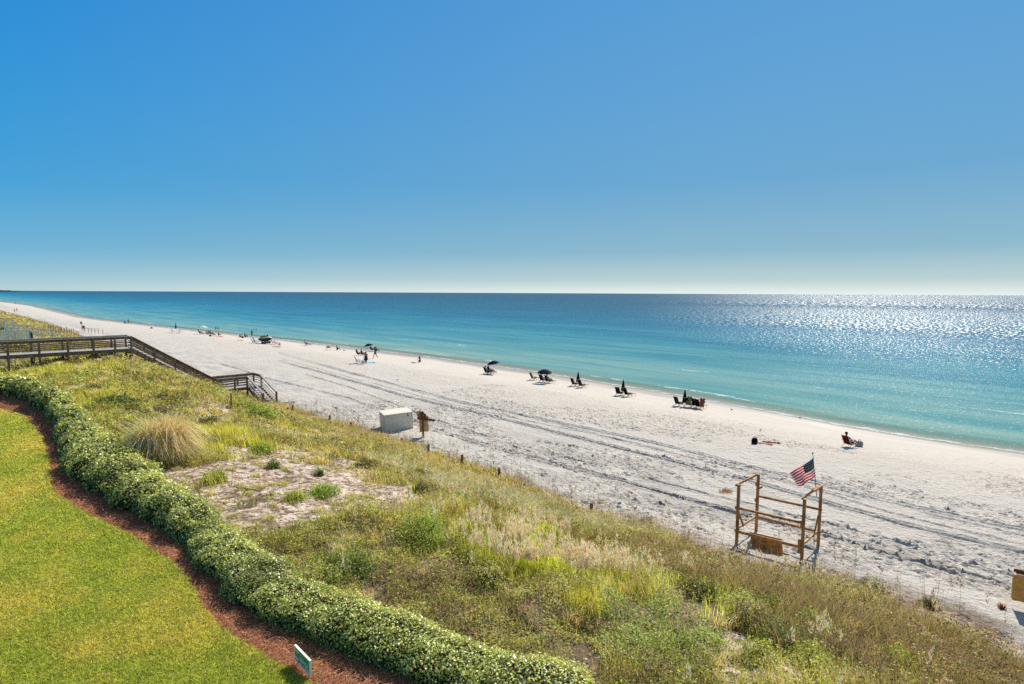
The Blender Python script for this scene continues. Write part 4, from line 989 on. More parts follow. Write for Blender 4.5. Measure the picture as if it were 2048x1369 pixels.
sb = thing('surfboard', 'dark teal surfboard standing on end beside the cream picket deck', 'surfboard', (q.x, q.y, tz - 1.1), rad(20))
M = MB(); M.smooth = True; rings = []
for k in range(11):
    u = k / 10; w_ = .22 * math.sin(math.pi * min(1, max(.03, u * .96 + .03))) ** .6; rings.append([Vector((w_ * math.cos(t_), .04 * math.sin(t_) + .12 * (u - .5) ** 2, 1.0 * u)) for t_ in [2 * math.pi * j / 12 for j in range(12)]])
M.loft(rings); M.build('board', 'teal_canvas', sb)
M = MB(); M.box((0, -.045, .5), (.04, .012, .8)); M.build('stripe', 'white_plastic', sb)
shrub(3, 668, 1.6, 1.9, [(.16, .22, .04), (.28, .34, .06), (.09, .14, .03)], 'rounded green bush at the left edge beside the cream deck', n=3000)

# rope and post fence, signs
fpx = [(97, 667), (102, 668), (107, 669), (111, 671), (117, 670), (121, 673), (125, 674), (129, 673), (134, 674), (140, 675), (144, 676), (148, 677), (152, 679), (157, 681)]
f1 = thing('post_fence', 'line of thin grey posts and rope across the far dune path', 'fence', gp(125, 674))
fo_ = f1.location.copy(); tops = []
for px, py in fpx:
    g_ = gp(px, py - 5); h = random.uniform(1.15, 1.75); M = MB(); l = random.gauss(0, .05)
    M.tube([g_ - fo_ - Vector((0, 0, .2)), g_ - fo_ + Vector((l, 0, h))], [.07, .055], 6); M.build('post', 'weathered_wood', f1); tops.append(g_ - fo_ + Vector((l, 0, h * .78)))
M = MB(); M.tube(tops, .022, 5); M.build('rope', 'weathered_wood', f1)
f2 = thing('post_fence', 'short run of rail topped posts on white sand right of the far path signs', 'fence', gp(190, 667)); fo_ = f2.location.copy(); tops = []
for px, py in ((170, 666), (177, 667), (183, 667.5), (190, 668), (197, 668.5), (206, 669)):
    g_ = gp(px, py); M = MB(); M.tube([g_ - fo_ - Vector((0, 0, .2)), g_ - fo_ + Vector((0, 0, 1.15))], [.06, .05], 6); M.build('post', 'weathered_wood', f2); tops.append(g_ - fo_ + Vector((0, 0, 1.12)))
M = MB()
for a_, b_ in zip(tops[:-2], tops[1:-1]): M.bar(a_, b_, .06, .06)
M.build('rail', 'weathered_wood', f2)
p = gp(164, 662); sg1 = thing('notice_sign', 'small grey square notice on a post at the far dune path', 'sign', p, rad(-10))
M = MB(); M.tube([(0, 0, -.2), (0, 0, 2.1)], .05, 6); M.build('post', 'weathered_wood', sg1); M = MB(); M.box((-.05, -.07, 2.05), (.62, .03, .62)); M.build('panel', 'sign_metal', sg1)
p = gp(168, 664); sg2 = thing('notice_sign', 'red brown board on two posts beside the small grey notice', 'sign', p, rad(-10))
for x in (-.22, .22):
    M = MB(); M.tube([(x, 0, -.2), (x, 0, 1.5)], .05, 6); M.build('post', 'weathered_wood', sg2)
M = MB(); M.box((0, -.07, 1.15), (.72, .04, .72)); M.build('panel', 'red_sign', sg2)

# ================================================================== short posts along the toe of the dune
PG = 'short wooden posts along the toe of the dune'
def toepost(px, py, label, h=.62, sc=1.0):
    g_ = gp(px, py); o = thing('fence_post', label, 'post', g_, 0, PG)
    M = MB(); M.tube([(0, 0, -.3), (random.gauss(0, .02), 0, h * .96), (random.gauss(0, .02), 0, h)], [.085 * sc, .08 * sc, .06 * sc], 9); M.build('shaft', 'weathered_wood', o)
toepost(463, 818, 'thin dark stake below the boardwalk landing', .9, .55)
toepost(586, 828, 'short dark post nearest the foot of the boardwalk stairs', .75)
toepost(660, 850, 'dark post in sand between the stairs and the cream box', .75)
toepost(703, 861, 'dark post just left of the cream storage box', .62)
toepost(803, 891, 'mostly buried dark post below the cream storage box', .5)
toepost(856, 914, 'tall dark post below the wooden arrow sign', .78)
toepost(924, 939, 'thick post standing against the golden grass tuft on the ridge', .85)
toepost(1000, 964, 'dark post right of the golden grass tuft on the ridge', .75)
toepost(1182, 1030, 'stubby post at the dune toe midway to the wooden stand', .55)
toepost(743, 868, 'leaning stub of a post close to the cream box corner', .4, .7)

# ================================================================== cream storage box
p0 = at_z(771, 866, .85); p1 = at_z(824.5, 863, .85); p2 = at_z(749, 858, .85)
an = math.atan2((p1 - p0).y, (p1 - p0).x) + rad(11); wd_ = (p1 - p0).length * 1.08; dp_ = 1.75
bx = thing('storage_box', 'large cream painted beach storage box with a flat lid on the sand', 'box', p0 - Vector((0, 0, .08)), an)
bx.rotation_euler = (0, rad(-2.5), an)
M = MB(); M.box((wd_ / 2, dp_ / 2, .66), (wd_, dp_, 1.32)); M.build('body', 'storage_paint', bx)
M = MB(); M.box((wd_ / 2, dp_ / 2, 1.35), (wd_ + .07, dp_ + .07, .06)); M.build('lid', 'storage_paint', bx)
M = MB(); M.box((wd_ - .35, -.02, 1.18), (.05, .03, .22)); M.box((wd_ - .35, -.045, 1.12), (.03, .03, .08)); M.build('latch', 'black_rubber', bx)
M = MB(); M.box((.025, -.008, .66), (.05, .016, 1.3)); M.box((wd_ - .025, -.008, .66), (.05, .016, 1.3)); M.build('corner_trim', 'storage_paint', bx)

# ================================================================== wooden arrow sign
p = gp(847, 878); sn = thing('wooden_sign', 'brown wooden post with crossed arrow boards and a plywood panel beside the storage box', 'sign', p, rad(8))
M = MB(); M.bar((0, 0, -.3), (-.06, 0, 1.95), .11, .11, (0, 1, 0)); M.build('post', 'board_dark', sn)
M = MB(); M.bar((.05, .07, .48), (.02, .07, 1.6), .62, .03, (0, 1, 0)); M.build('panel', 'plywood_back', sn)
M = MB(); M.bar((-.42, -.07, 1.48), (.72, -.07, 1.30), .03, .16); M.add([(.72, -.085, 1.40), (.86, -.085, 1.28), (.72, -.085, 1.20), (.72, -.055, 1.40), (.86, -.055, 1.28), (.72, -.055, 1.20)], [(0, 2, 1), (3, 4, 5), (0, 1, 4, 3), (1, 2, 5, 4), (2, 0, 3, 5)]); M.build('arrow_board', 'board_dark', sn)
M = MB(); M.bar((-.16, .10, 1.35), (-.36, .10, 1.95), .34, .03, (0, 1, 0)); M.build('upper_board', 'plywood_back', sn)
M = MB(); M.bar((-.16, -.13, 1.62), (.22, -.13, 1.50), .04, .14); M.build('crosspiece', 'board_dark', sn)
M = MB(); M.smooth = True; M.ell((-.06, -.02, 1.78), (.15, .13, .14)); M.ell((.12, -.02, 1.66), (.09, .09, .12)); M.build('knob', 'board_dark', sn)

# ================================================================== open wooden stand with the flag
A_ = at_z(1473, 1091, .85); C_p = at_z(1603, 1126, .85); D_ = at_z(1636, 1095.5, .85); B_ = at_z(1512, 1065, .85)
fr = thing('lifeguard_stand', 'tall open stand of four wooden posts and rails at the toe of the dune', 'stand', A_)
def Fp(P, z): return Vector((P.x - A_.x, P.y - A_.y, z + Gxy(P.x, P.y) - A_.z))
HT = 2.5
for P, h in ((A_, HT), (B_, HT + .04), (C_p, HT - .04), (D_, HT + .02)):
    M = MB(); M.bar(Fp(P, -.35), Fp(P, h), .105, .105, (A_ - C_p)); M.build('post', 'stand_wood', fr)
def beam(P, z0, Q, z1, w=.04, h=.09, nm='rail', off=None, mat='stand_wood', ext=.05):
    a_, b_ = Fp(P, z0), Fp(Q, z1); d_ = (b_ - a_).normalized(); o_ = Vector(off) if off else Vector((0, 0, 0))
    M = MB(); M.bar(a_ - d_ * ext + o_, b_ + d_ * ext + o_, w, h); return M.build(nm, mat, fr)
nf_ = (B_ - A_).normalized() * -.075
beam(A_, 1.55, C_p, 1.55, off=nf_); beam(A_, .58, C_p, .60, off=nf_, h=.11)
beam(B_, 1.57, D_, 1.55, off=-nf_); beam(B_, .66, D_, .62, off=-nf_)
sl_ = (C_p - A_).normalized() * -.075
beam(A_, HT - .03, B_, HT, nm='top_rail', off=sl_, h=.085, ext=.12); beam(C_p, HT - .03, D_, HT - .02, nm='top_rail', off=sl_, h=.075, ext=.06)
M = MB(); mid = (Fp(C_p, HT + .05) + Fp(D_, HT + .05)) / 2 + sl_ * .2; e_ = Fp(D_, HT + .05); M.bar(mid, e_, .12, .06); M.build('top_rail', 'stand_wood', fr)
beam(A_, .60, B_, .64, nm='side_rail', off=sl_, mat='plywood_back'); beam(C_p, .58, D_, .62, nm='side_rail', off=sl_, mat='plywood_back')
M = MB(); m_ = Fp(A_, .60).lerp(Fp(B_, .64), .32); M.bar(Fp(A_, 1.28) + Vector((.05, 0, 0)), m_, .04, .09); M.build('brace', 'stand_wood', fr)
M = MB(); m_ = Fp(D_, .62).lerp(Fp(C_p, .58), .32); M.bar(Fp(D_, 1.32) - Vector((.06, 0, 0)), m_, .04, .09); M.build('brace', 'stand_wood', fr)
M = MB(); q = Fp(B_, 1.9); M.bar(q + Vector((.05, .05, 0)), q + Vector((.24, .12, .06)), .05, .07); M.build('bracket', 'stand_wood', fr)
M = MB(); M.bar(Fp(C_p, .9) + Vector((-.12, 0, 0)), Fp(C_p, .35) + Vector((-.12, 0, 0)), .05, .1); M.build('bracket', 'stand_wood', fr)
M = MB()
for P, (za, zb) in ((A_, (1.5, 1.62)), (B_, (2.05, 2.2)), (B_, (1.35, 1.5)), (C_p, (1.35, 1.6))):
    q = Fp(P, (za + zb) / 2); M.box(q + Vector((-.09, -.02, 0)), (.05, .08, zb - za))
M.build('bracket', 'stand_wood', fr)
# plywood sheet leaning inside the frame
q0 = at_z(1504, 1101, .80); q1 = at_z(1567, 1117, .80); dq = (q1 - q0); an = math.atan2(dq.y, dq.x)
ps = thing('plywood_sheet', 'stained plywood sheet leaning low inside the open wooden stand', 'plywood', q0, an)
wl = dq.length
M = MB(); M.add([(0, 0, 0), (wl, 0, 0), (wl, .03, 0), (0, .03, 0), (-.18, .34, .60), (wl - .16, .34, .60), (wl - .16, .37, .59), (-.18, .37, .59)], [(0, 1, 5, 4), (1, 2, 6, 5), (2, 3, 7, 6), (3, 0, 4, 7), (4, 5, 6, 7), (3, 2, 1, 0)])
M.build('sheet', 'old_plywood', ps)
M = MB(); M.bar((-.02, -.02, .14), (wl * .98, -.02, .10), .04, .07); M.build('batten', 'old_plywood', ps)
# flag
pt = at_z(1626, 907, 0); D0 = D_.y
def ony(px, py, Y): d = ray(px, py); k = Y / d.y; return Vector((d.x * k, Y, HC + d.z * k))
Pt = ony(1625.5, 907, D0 - .02); Pb = ony(1634.5, 976, D0 - .1)
fl = thing('flag', 'red and white striped flag with starred corner flying above the wooden stand', 'flag', Pb)
M = MB(); M.tube([Vector((0, 0, -.35)), (Pt - Pb)], [.016, .010], 7); M.build('pole', 'board_dark', fl)
M = MB(); M.smooth = True; M.ell(Pt - Pb, (.028, .028, .04), 8, 5); M.build('finial', 'board_dark', fl)
c00 = ony(1626.3, 916, D0 - .03) - Pb; c01 = ony(1631.5, 953, D0 - .08) - Pb; c10 = ony(1576.5, 947, D0 - .25) - Pb; c11 = ony(1594.5, 974, D0 - .35) - Pb
NU, NV = 52, 39
def fpt(u, v, o_=0):
    a_ = c00.lerp(c01, v); b_ = c10.lerp(c11, v); p_ = a_.lerp(b_, u)
    k_ = math.sin(u * 7.5 + v * 1.6) * .045 * min(1, u * 3) + math.sin(u * 15 - v * 3) * .012
    p_ += Vector((.25, -1, .1)).normalized() * (k_ + o_); p_.z += -.05 * math.sin(math.pi * u) * (1 - .3 * v) + .03 * math.sin(u * 6 + 1) * u; return p_
M = MB(); M.smooth = True
M.v = [fpt(i / NU, j / NV, o_) for o_ in (0, .006) for i in range(NU + 1) for j in range(NV + 1)]
off = (NU + 1) * (NV + 1)
for i in range(NU):
    for j in range(NV):
        a_ = i * (NV + 1) + j; q = (a_, a_ + NV + 1, a_ + NV + 2, a_ + 1)
        mi = 2 if (i < NU * .4 and j < NV * 7 / 13) else (j * 13 // NV) % 2
        M.f.append(q); M.mi.append(mi); M.f.append(tuple(x + off for x in q[::-1])); M.mi.append(mi)
M.build('cloth', ['flag_red', 'flag_white', 'flag_blue'], fl)
M = MB()
for r_ in range(9):
    for k in range(6 if r_ % 2 == 0 else 5):
        u0 = .4 * ((k * 2 + 1 + (r_ % 2)) / 12); v0 = (7 / 13) * ((r_ + 1) / 10)
        for o_ in (-.004, .010):
            vs = []
            for m_ in range(10):
                a_ = math.pi * m_ / 5; rr = (.5 if m_ % 2 else 1.0); vs.append(fpt(u0 + .0155 * rr * math.sin(a_), v0 + .026 * rr * math.cos(a_), o_))
            M.add(vs, [tuple(range(10))])
so = M.build('stars', 'flag_star', fl); cl = [c for c in COL.objects if c.parent == fl and c.name.startswith('cloth')][0]; so.parent = cl

# ================================================================== wooden board at the right edge
q = at_z(2022, 1229, .85); s_ = .35; bp_ = Vector((q.x + .53 * s_, q.y + .85 * s_, .85))
wb = thing('wooden_board', 'plywood board on legs at the right edge of the beach casting a blue shadow', 'sign', bp_ + Vector((.08, 0, 0)), rad(-32))
M = MB(); M.box((.95, 0, .76), (1.9, .03, .86)); M.build('panel', 'plywood', wb)
M = MB(); M.bar((-.01, -.03, 1.17), (1.9, -.03, 1.17), .03, .035); M.build('trim_strip', 'plywood_back', wb)
M = MB(); M.bar((.05, .10, 1.22), (1.9, .10, 1.22), .16, .03); M.bar((.06, .06, 1.29), (.45, .06, 1.27), .03, .12); M.bar((.02, .19, 1.24), (1.9, .19, 1.24), .03, .10); M.build('shelf', 'board_dark', wb)
for x in (.85, 1.75):
    M = MB(); M.bar((x, .06, -.3), (x, .06, 1.3), .09, .09, (0, 1, 0)); M.build('leg', 'stand_wood', wb)
M = MB(); M.box((.01, .09, .76), (.025, .15, .84)); M.build('side_panel', 'plywood', wb)

# ================================================================== lawn sign
sa = at_z(590.5, 1289, ZL + .52); lp = at_z(618, 1352, ZL + .16)
la = ony(590.5, 1289, 9.06); Y2 = 8.66
lb = ony(620.5, 1322, Y2)
ld = ony(617.0, 1352, Y2 - .02)
hgt = lb.z - ld.z; dv = Vector((lb.x - la.x, lb.y - la.y, 0)); wdt = dv.length; an = math.atan2(dv.y, dv.x)
zb_ = lb.z - hgt
gs = thing('garden_sign', 'small green sign with pale frame and white lettering in the pine straw', 'sign', (la.x, la.y, G((la.x - la.y) / R2, (la.x + la.y) / R2) + .06), an)
z0_ = zb_ - gs.location.z; z0_ = max(z0_, .04)
hg = hgt; print('sign', wdt, hg, z0_, la, lb)
M = MB(); M.box((wdt / 2, 0, z0_ + hg / 2), (wdt - .02, .03, hg - .02)); M.build('panel', 'sign_green', gs)
M = MB()
M.box((wdt / 2, 0, z0_ + hg), (wdt + .02, .034, .02)); M.box((wdt / 2, 0, z0_), (wdt + .02, .034, .02)); M.box((0, 0, z0_ + hg / 2), (.02, .034, hg - .02)); M.box((wdt, 0, z0_ + hg / 2), (.02, .034, hg - .02)); M.build('frame', 'sign_white', gs)
for x in (.06, wdt - .06):
    M = MB(); M.tube([(x, .0, -.15), (x, .0, z0_)], .012, 6); M.build('stake', 'sign_metal', gs)
def text(body, size, loc, parent, mat, name='lettering', sx=1.0):
    cu = bpy.data.curves.new(name, 'FONT'); cu.body = body; cu.size = size; cu.extrude = .0015; cu.align_x = 'CENTER'; cu.space_line = .85
    o = bpy.data.objects.new(name, cu); COL.objects.link(o)
    dg = bpy.context.evaluated_depsgraph_get(); me = bpy.data.meshes.new_from_object(o.evaluated_get(dg)); bpy.data.objects.remove(o)
    me.materials.clear(); me.materials.append(MATS[mat]); o = bpy.data.objects.new(name, me); COL.objects.link(o)
    o.parent = parent; o.location = loc; o.rotation_euler = (rad(90), 0, 0); o.scale = (sx, 1, 1); return o
tx = hg / .30
text("BEACH\nACCESS", .112 * tx, (wdt * .64, -.0175, z0_ + hg * .34), gs, 'sign_white', sx=wdt / .42 * .82)
M = MB(); M.m = 0
ax, az_ = wdt * .13, z0_ + hg * .24; w2 = wdt * .2
M.add([(ax - w2 * .45, -.0175, az_), (ax, -.0175, az_ + .045 * tx), (ax, -.0175, az_ + .018 * tx), (ax + w2 * .65, -.0175, az_ + .018 * tx), (ax + w2 * .65, -.0175, az_ - .018 * tx), (ax, -.0175, az_ - .018 * tx), (ax, -.0175, az_ - .045 * tx)], [(0, 1, 6), (2, 3, 4, 5)])
M.build('arrow', 'sign_white', gs)
M = MB()
for k, hk in enumerate((.055, .04, .05, .042, .038, .048, .036)):
    M.box((wdt * (.075 + .036 * k), -.0172, z0_ + hg * .70 + hk * tx / 2), (wdt * .018, .003, hk * tx))
M.build('emblem', 'sign_white', gs)

# ================================================================== beach furniture
SEA_RZ = rad(-45)
CG = 'wooden beach chairs with dark slings facing the sea'
def sling_chair(name, label, cat, fabric='black_canvas', wood='chair_wood', foot=True, group=None):
    """low folding lounge chair, faces +Y"""
    o = thing(name, label, cat, (0, 0, 0), 0, group)
    M = MB(); M.add([(x, y, z) for x in (-.27, .27) for y, z in ((.34, .40), (.0, .30), (-.24, .28))], [(0, 1, 4, 3), (1, 2, 5, 4)]); M.add([(x, y, z) for x in (-.27, .27) for y, z in ((.34, .385), (.0, .285), (-.24, .265))], [(3, 4, 1, 0), (4, 5, 2, 1)]); M.build('seat', fabric, o)
    M = MB(); M.add([(x, y, z) for x in (-.27, .27) for y, z in ((-.24, .28), (-.44, .66), (-.56, 1.06))], [(0, 1, 4, 3), (1, 2, 5, 4)]); M.add([(x, y - .015, z) for x in (-.27, .27) for y, z in ((-.24, .28), (-.44, .66), (-.56, 1.06))], [(3, 4, 1, 0), (4, 5, 2, 1)]); M.build('backrest', fabric, o)
    for s_ in (-1, 1):
        x = .30 * s_
        M = MB(); M.bar((x, .42, .40), (x, -.62, .03), .035, .05); M.build('leg', wood, o)
        M = MB(); M.bar((x * .93, -.20, .24), (x * .93, -.60, 1.10), .03, .05); M.build('back_frame', wood, o)
        M = MB(); M.bar((x, -.44, .58), (x, .18, .56), .06, .025); M.bar((x, .12, .56), (x, .30, .02), .03, .045); M.build('armrest', wood, o)
    M = MB(); M.bar((-.30, -.55, 1.06), (.30, -.55, 1.06), .03, .03); M.bar((-.30, -.58, .06), (.30, -.58, .06), .03, .03); M.bar((-.3, .4, .39), (.3, .4, .39), .03, .03); M.build('crossbar', wood, o)
    if foot:
        M = MB(); M.bar((-.26, .42, .36), (-.26, .95, .30), .03, .04); M.bar((.26, .42, .36), (.26, .95, .30), .03, .04); M.bar((-.28, .95, .30), (.28, .95, .30), .03, .04); M.bar((-.24, .86, .30), (-.24, .90, .01), .03, .03); M.bar((.24, .86, .30), (.24, .90, .01), .03, .03); M.build('footrest', wood, o)
    return o
def folding_chair(name, label, cat, fabric, group=None):
    """low tube-framed beach chair"""
    o = thing(name, label, cat, (0, 0, 0), 0, group)
    M = MB(); M.add([(x, y, z) for x in (-.26, .26) for y, z in ((.26, .30), (-.20, .24))], [(0, 1, 3, 2)]); M.add([(x, y, z - .015) for x in (-.26, .26) for y, z in ((.26, .30), (-.20, .24))], [(2, 3, 1, 0)]); M.build('seat', fabric, o)
    M = MB(); M.add([(x, y, z) for x in (-.26, .26) for y, z in ((-.20, .24), (-.48, .86))], [(0, 1, 3, 2)]); M.add([(x, y - .015, z) for x in (-.26, .26) for y, z in ((-.20, .24), (-.48, .86))], [(2, 3, 1, 0)]); M.build('backrest', fabric, o)
    for s_ in (-1, 1):
        x = .28 * s_; M = MB(); M.tube([(x, .28, .30), (x, -.20, .24), (x, -.49, .88)], .014, 6); M.tube([(x, .26, .02), (x, -.34, .50)], .014, 6); M.tube([(x, -.42, .02), (x, .16, .46)], .014, 6); M.build('frame', 'metal_tube', o)
        M = MB(); M.bar((x, -.38, .52), (x, .18, .48), .05, .02); M.build('armrest', 'chair_wood', o)
    return o
def open_umbrella(label, canvas, rim='white_canvas', group=None, tilt=0, rr=1.15):
    o = thing('beach_umbrella', label, 'umbrella', (0, 0, 0), 0, group); q = Matrix.Rotation(tilt, 3, 'Y')
    M = MB(); M.tube([(0, 0, -.3), (0, 0, 1.5), q @ Vector((0, 0, .75)) + Vector((0, 0, 1.5))], .022, 7); M.build('pole', 'white_plastic', o)
    def dome(u, a, dz=0):
        sc = 1 - .05 * (1 - math.cos(8 * a)) * u
        return q @ Vector((rr * u * sc * math.cos(a), rr * u * sc * math.sin(a), .70 - .48 * u ** 1.8 + dz)) + Vector((0, 0, 1.5))
    M = MB(); M.smooth = True; nr, na = 6, 32
    rings = [[dome(max(.01, i / nr), 2 * math.pi * k / na) for k in range(na)] for i in range(nr + 1)]; M.loft(rings, False)
    rings = [[dome(max(.01, i / nr), 2 * math.pi * k / na, -.012) for k in range(na)][::-1] for i in range(nr + 1)]; M.loft(rings, False); M.build('canopy', canvas, o)
    M = MB()
    for k in range(8):
        a = 2 * math.pi * k / 8; M.tube([dome(.02, a, -.03), dome(.5, a, -.03), dome(.98, a, -.03)], .008, 4)
    M.build('ribs', 'metal_tube', o)
    M = MB(); na = 48
    for k in range(na):
        a, b = 2 * math.pi * k / na, 2 * math.pi * (k + 1) / na; f_ = lambda r_: [dome(1.0, a, 0), dome(1.0, b, 0), dome(1.02, b, -.10), dome(1.02, a, -.10)]
        v4 = f_(0); M.add(v4 + [Vector(v) * 1.0 + Vector((0, 0, 0)) for v in v4], [(0, 1, 2, 3)])
    M.build('valance', rim, o); return o
def closed_umbrella(label, canvas, group=None):
    o = thing('closed_umbrella', label, 'umbrella', (0, 0, 0), 0, group)
    M = MB(); M.tube([(0, 0, -.3), (0, 0, 2.35)], .024, 7); M.build('pole', 'chair_wood', o)
    M = MB(); M.smooth = True; rings = []
    for z, r_ in ((.62, .15), (.66, .24), (.9, .23), (1.25, .19), (1.6, .14), (1.95, .095), (2.2, .06), (2.42, .015)):
        rings.append([Vector((r_ * (1 + .18 * math.cos(8 * a)) * math.cos(a), r_ * (1 + .18 * math.cos(8 * a)) * math.sin(a), z)) for a in [2 * math.pi * k / 32 for k in range(32)]])
    M.loft(rings); M.build('canopy', canvas, o)
    M = MB(); M.tube([(0, 0, 1.2), (0, 0, 1.25)], [.24, .235], 16); M.build('strap', 'black_rubber', o); return o
def towel(name, px, py, w_, l_, rz, mat, label, dz=.03, cat='towel'):
    g_ = gp(px, py); o = thing(name, label, cat, g_ + Vector((0, 0, dz)), rz)
    M = MB(); n = 10
    f_ = lambda i, j, t_: Vector(((i / n - .5) * w_ + .04 * math.sin(j * 1.3), (j / n - .5) * l_ + .04 * math.sin(i * 1.1), .03 * math.sin(i * 1.7 + j) + .025 * math.sin(j * 2.3) + t_))
    for t_ in (.0, .018): M.add([f_(i, j, t_) for i in range(n + 1) for j in range(n + 1)], [(i * (n + 1) + j, (i + 1) * (n + 1) + j, (i + 1) * (n + 1) + j + 1, i * (n + 1) + j + 1) for i in range(n) for j in range(n)])
    M.smooth = True; M.build('cloth', mat, o); return o
def bag(name, px, py, r_, mat, label, rz=0, cat='bag', h=1.0):
    g_ = gp(px, py); o = thing(name, label, cat, g_, rz)
    M = MB(); M.smooth = True; rings = []
    for u in (0, .08, .35, .7, .92, 1.0):
        k_ = [.80, .95, 1.0, .92, .7, .35][[0, .08, .35, .7, .92, 1.0].index(u)]
        rings.append([Vector((r_ * k_ * (abs(math.cos(a)) ** .7) * math.copysign(1, math.cos(a)), r_ * .6 * k_ * (abs(math.sin(a)) ** .7) * math.copysign(1, math.sin(a)), u * r_ * 1.7 * h)) for a in [2 * math.pi * k / 20 for k in range(20)]])
    M.loft(rings); M.build('body', mat, o)
    M = MB(); M.tube([(-r_ * .4, 0, r_ * 1.6 * h), (-r_ * .25, 0, r_ * 2.1 * h), (r_ * .25, 0, r_ * 2.1 * h), (r_ * .4, 0, r_ * 1.6 * h)], .014, 6); M.build('handle', 'black_rubber', o)
    M = MB(); M.smooth = True; M.ell((0, -r_ * .55, r_ * .6 * h), (r_ * .6, r_ * .22, r_ * .45 * h)); M.build('pocket', mat, o); return o

# ------------------------------------------------------------------ people
def skin_mesh(name, V, E, Rr, mat, parent=None, sub=1):
    me = bpy.data.meshes.new(name); me.from_pydata([tuple(v) for v in V], E, [])
    o = bpy.data.objects.new(name, me); COL.objects.link(o)
    o.modifiers.new('skin', 'SKIN')
    if not me.skin_vertices: 
        bpy.context.view_layer.objects.active = o; bpy.ops.mesh.customdata_skin_add()
    for i, r_ in enumerate(Rr):
        rr = r_ if hasattr(r_, '__len__') else (r_, r_); me.skin_vertices[0].data[i].radius = rr
    me.skin_vertices[0].data[0].use_root = True
    m = o.modifiers.new('sub', 'SUBSURF'); m.levels = sub; m.render_levels = sub
    dg = bpy.context.evaluated_depsgraph_get(); dg.update(); m2 = bpy.data.meshes.new_from_object(o.evaluated_get(dg)); o.modifiers.clear()
    m2.materials.clear(); m2.materials.append(MATS[mat]); m2.polygons.foreach_set('use_smooth', [True] * len(m2.polygons)); m2.name = name
    o.data = m2; bpy.data.meshes.remove(me)
    if parent: o.parent = parent
    return o
POSES = {
 'stand': dict(pel=(0, 0, .95), che=(0, .0, 1.28), nek=(0, .0, 1.47), hed=(0, .02, 1.62), elb=((.27, -.03, 1.15), (-.27, -.03, 1.15)), wri=((.28, .08, .92), (-.28, .08, .92)), kne=((.10, .03, .50), (-.10, .03, .50)), ank=((.11, -.02, .09), (-.11, -.02, .09))),
 'walk': dict(pel=(0, 0, .93), che=(0, .04, 1.26), nek=(0, .06, 1.45), hed=(0, .09, 1.60), elb=((.27, -.16, 1.15), (-.26, .12, 1.15)), wri=((.28, -.10, .93), (-.26, .32, 1.02)), kne=((.09, .22, .54), (-.09, -.06, .50)), ank=((.10, .30, .10), (-.10, -.38, .19))),
 'chair': dict(pel=(0, -.16, .38), che=(0, -.32, .68), nek=(0, -.40, .86), hed=(0, -.38, 1.01), elb=((.28, -.22, .62), (-.28, -.22, .62)), wri=((.27, .04, .60), (-.27, .04, .60)), kne=((.13, .30, .50), (-.13, .30, .50)), ank=((.14, .58, .14), (-.14, .58, .14))),
 'sit': dict(pel=(0, 0, .13), che=(0, -.05, .46), nek=(0, -.02, .64), hed=(0, .02, .79), elb=((.27, .06, .40), (-.27, .06, .40)), wri=((.17, .30, .42), (-.17, .30, .42)), kne=((.13, .38, .46), (-.13, .38, .46)), ank=((.12, .58, .08), (-.12, .58, .08))),
 'kneel': dict(pel=(0, 0, .32), che=(0, .06, .64), nek=(0, .10, .80), hed=(0, .15, .93), elb=((.22, .22, .55), (-.22, .22, .55)), wri=((.14, .42, .42), (-.14, .42, .42)), kne=((.12, .28, .07), (-.12, .28, .07)), ank=((.11, -.14, .07), (-.11, -.14, .07))),
 'lie': dict(pel=(0, -.1, .13), che=(0, -.42, .20), nek=(0, -.62, .26), hed=(0, -.77, .34), elb=((.28, -.5, .08), (-.28, -.5, .08)), wri=((.26, -.28, .08), (-.26, -.28, .08)), kne=((.11, .34, .26), (-.11, .34, .18)), ank=((.11, .74, .07), (-.11, .76, .07))),
 'wade': dict(pel=(0, 0, .95), che=(0, .02, 1.28), nek=(0, .02, 1.47), hed=(0, .04, 1.62), elb=((.30, .05, 1.2), (-.32, .08, 1.2)), wri=((.22, .30, 1.15), (-.30, .32, 1.12)), kne=((.10, .03, .50), (-.10, .03, .50)), ank=((.11, -.02, .09), (-.11, -.02, .09))),
}
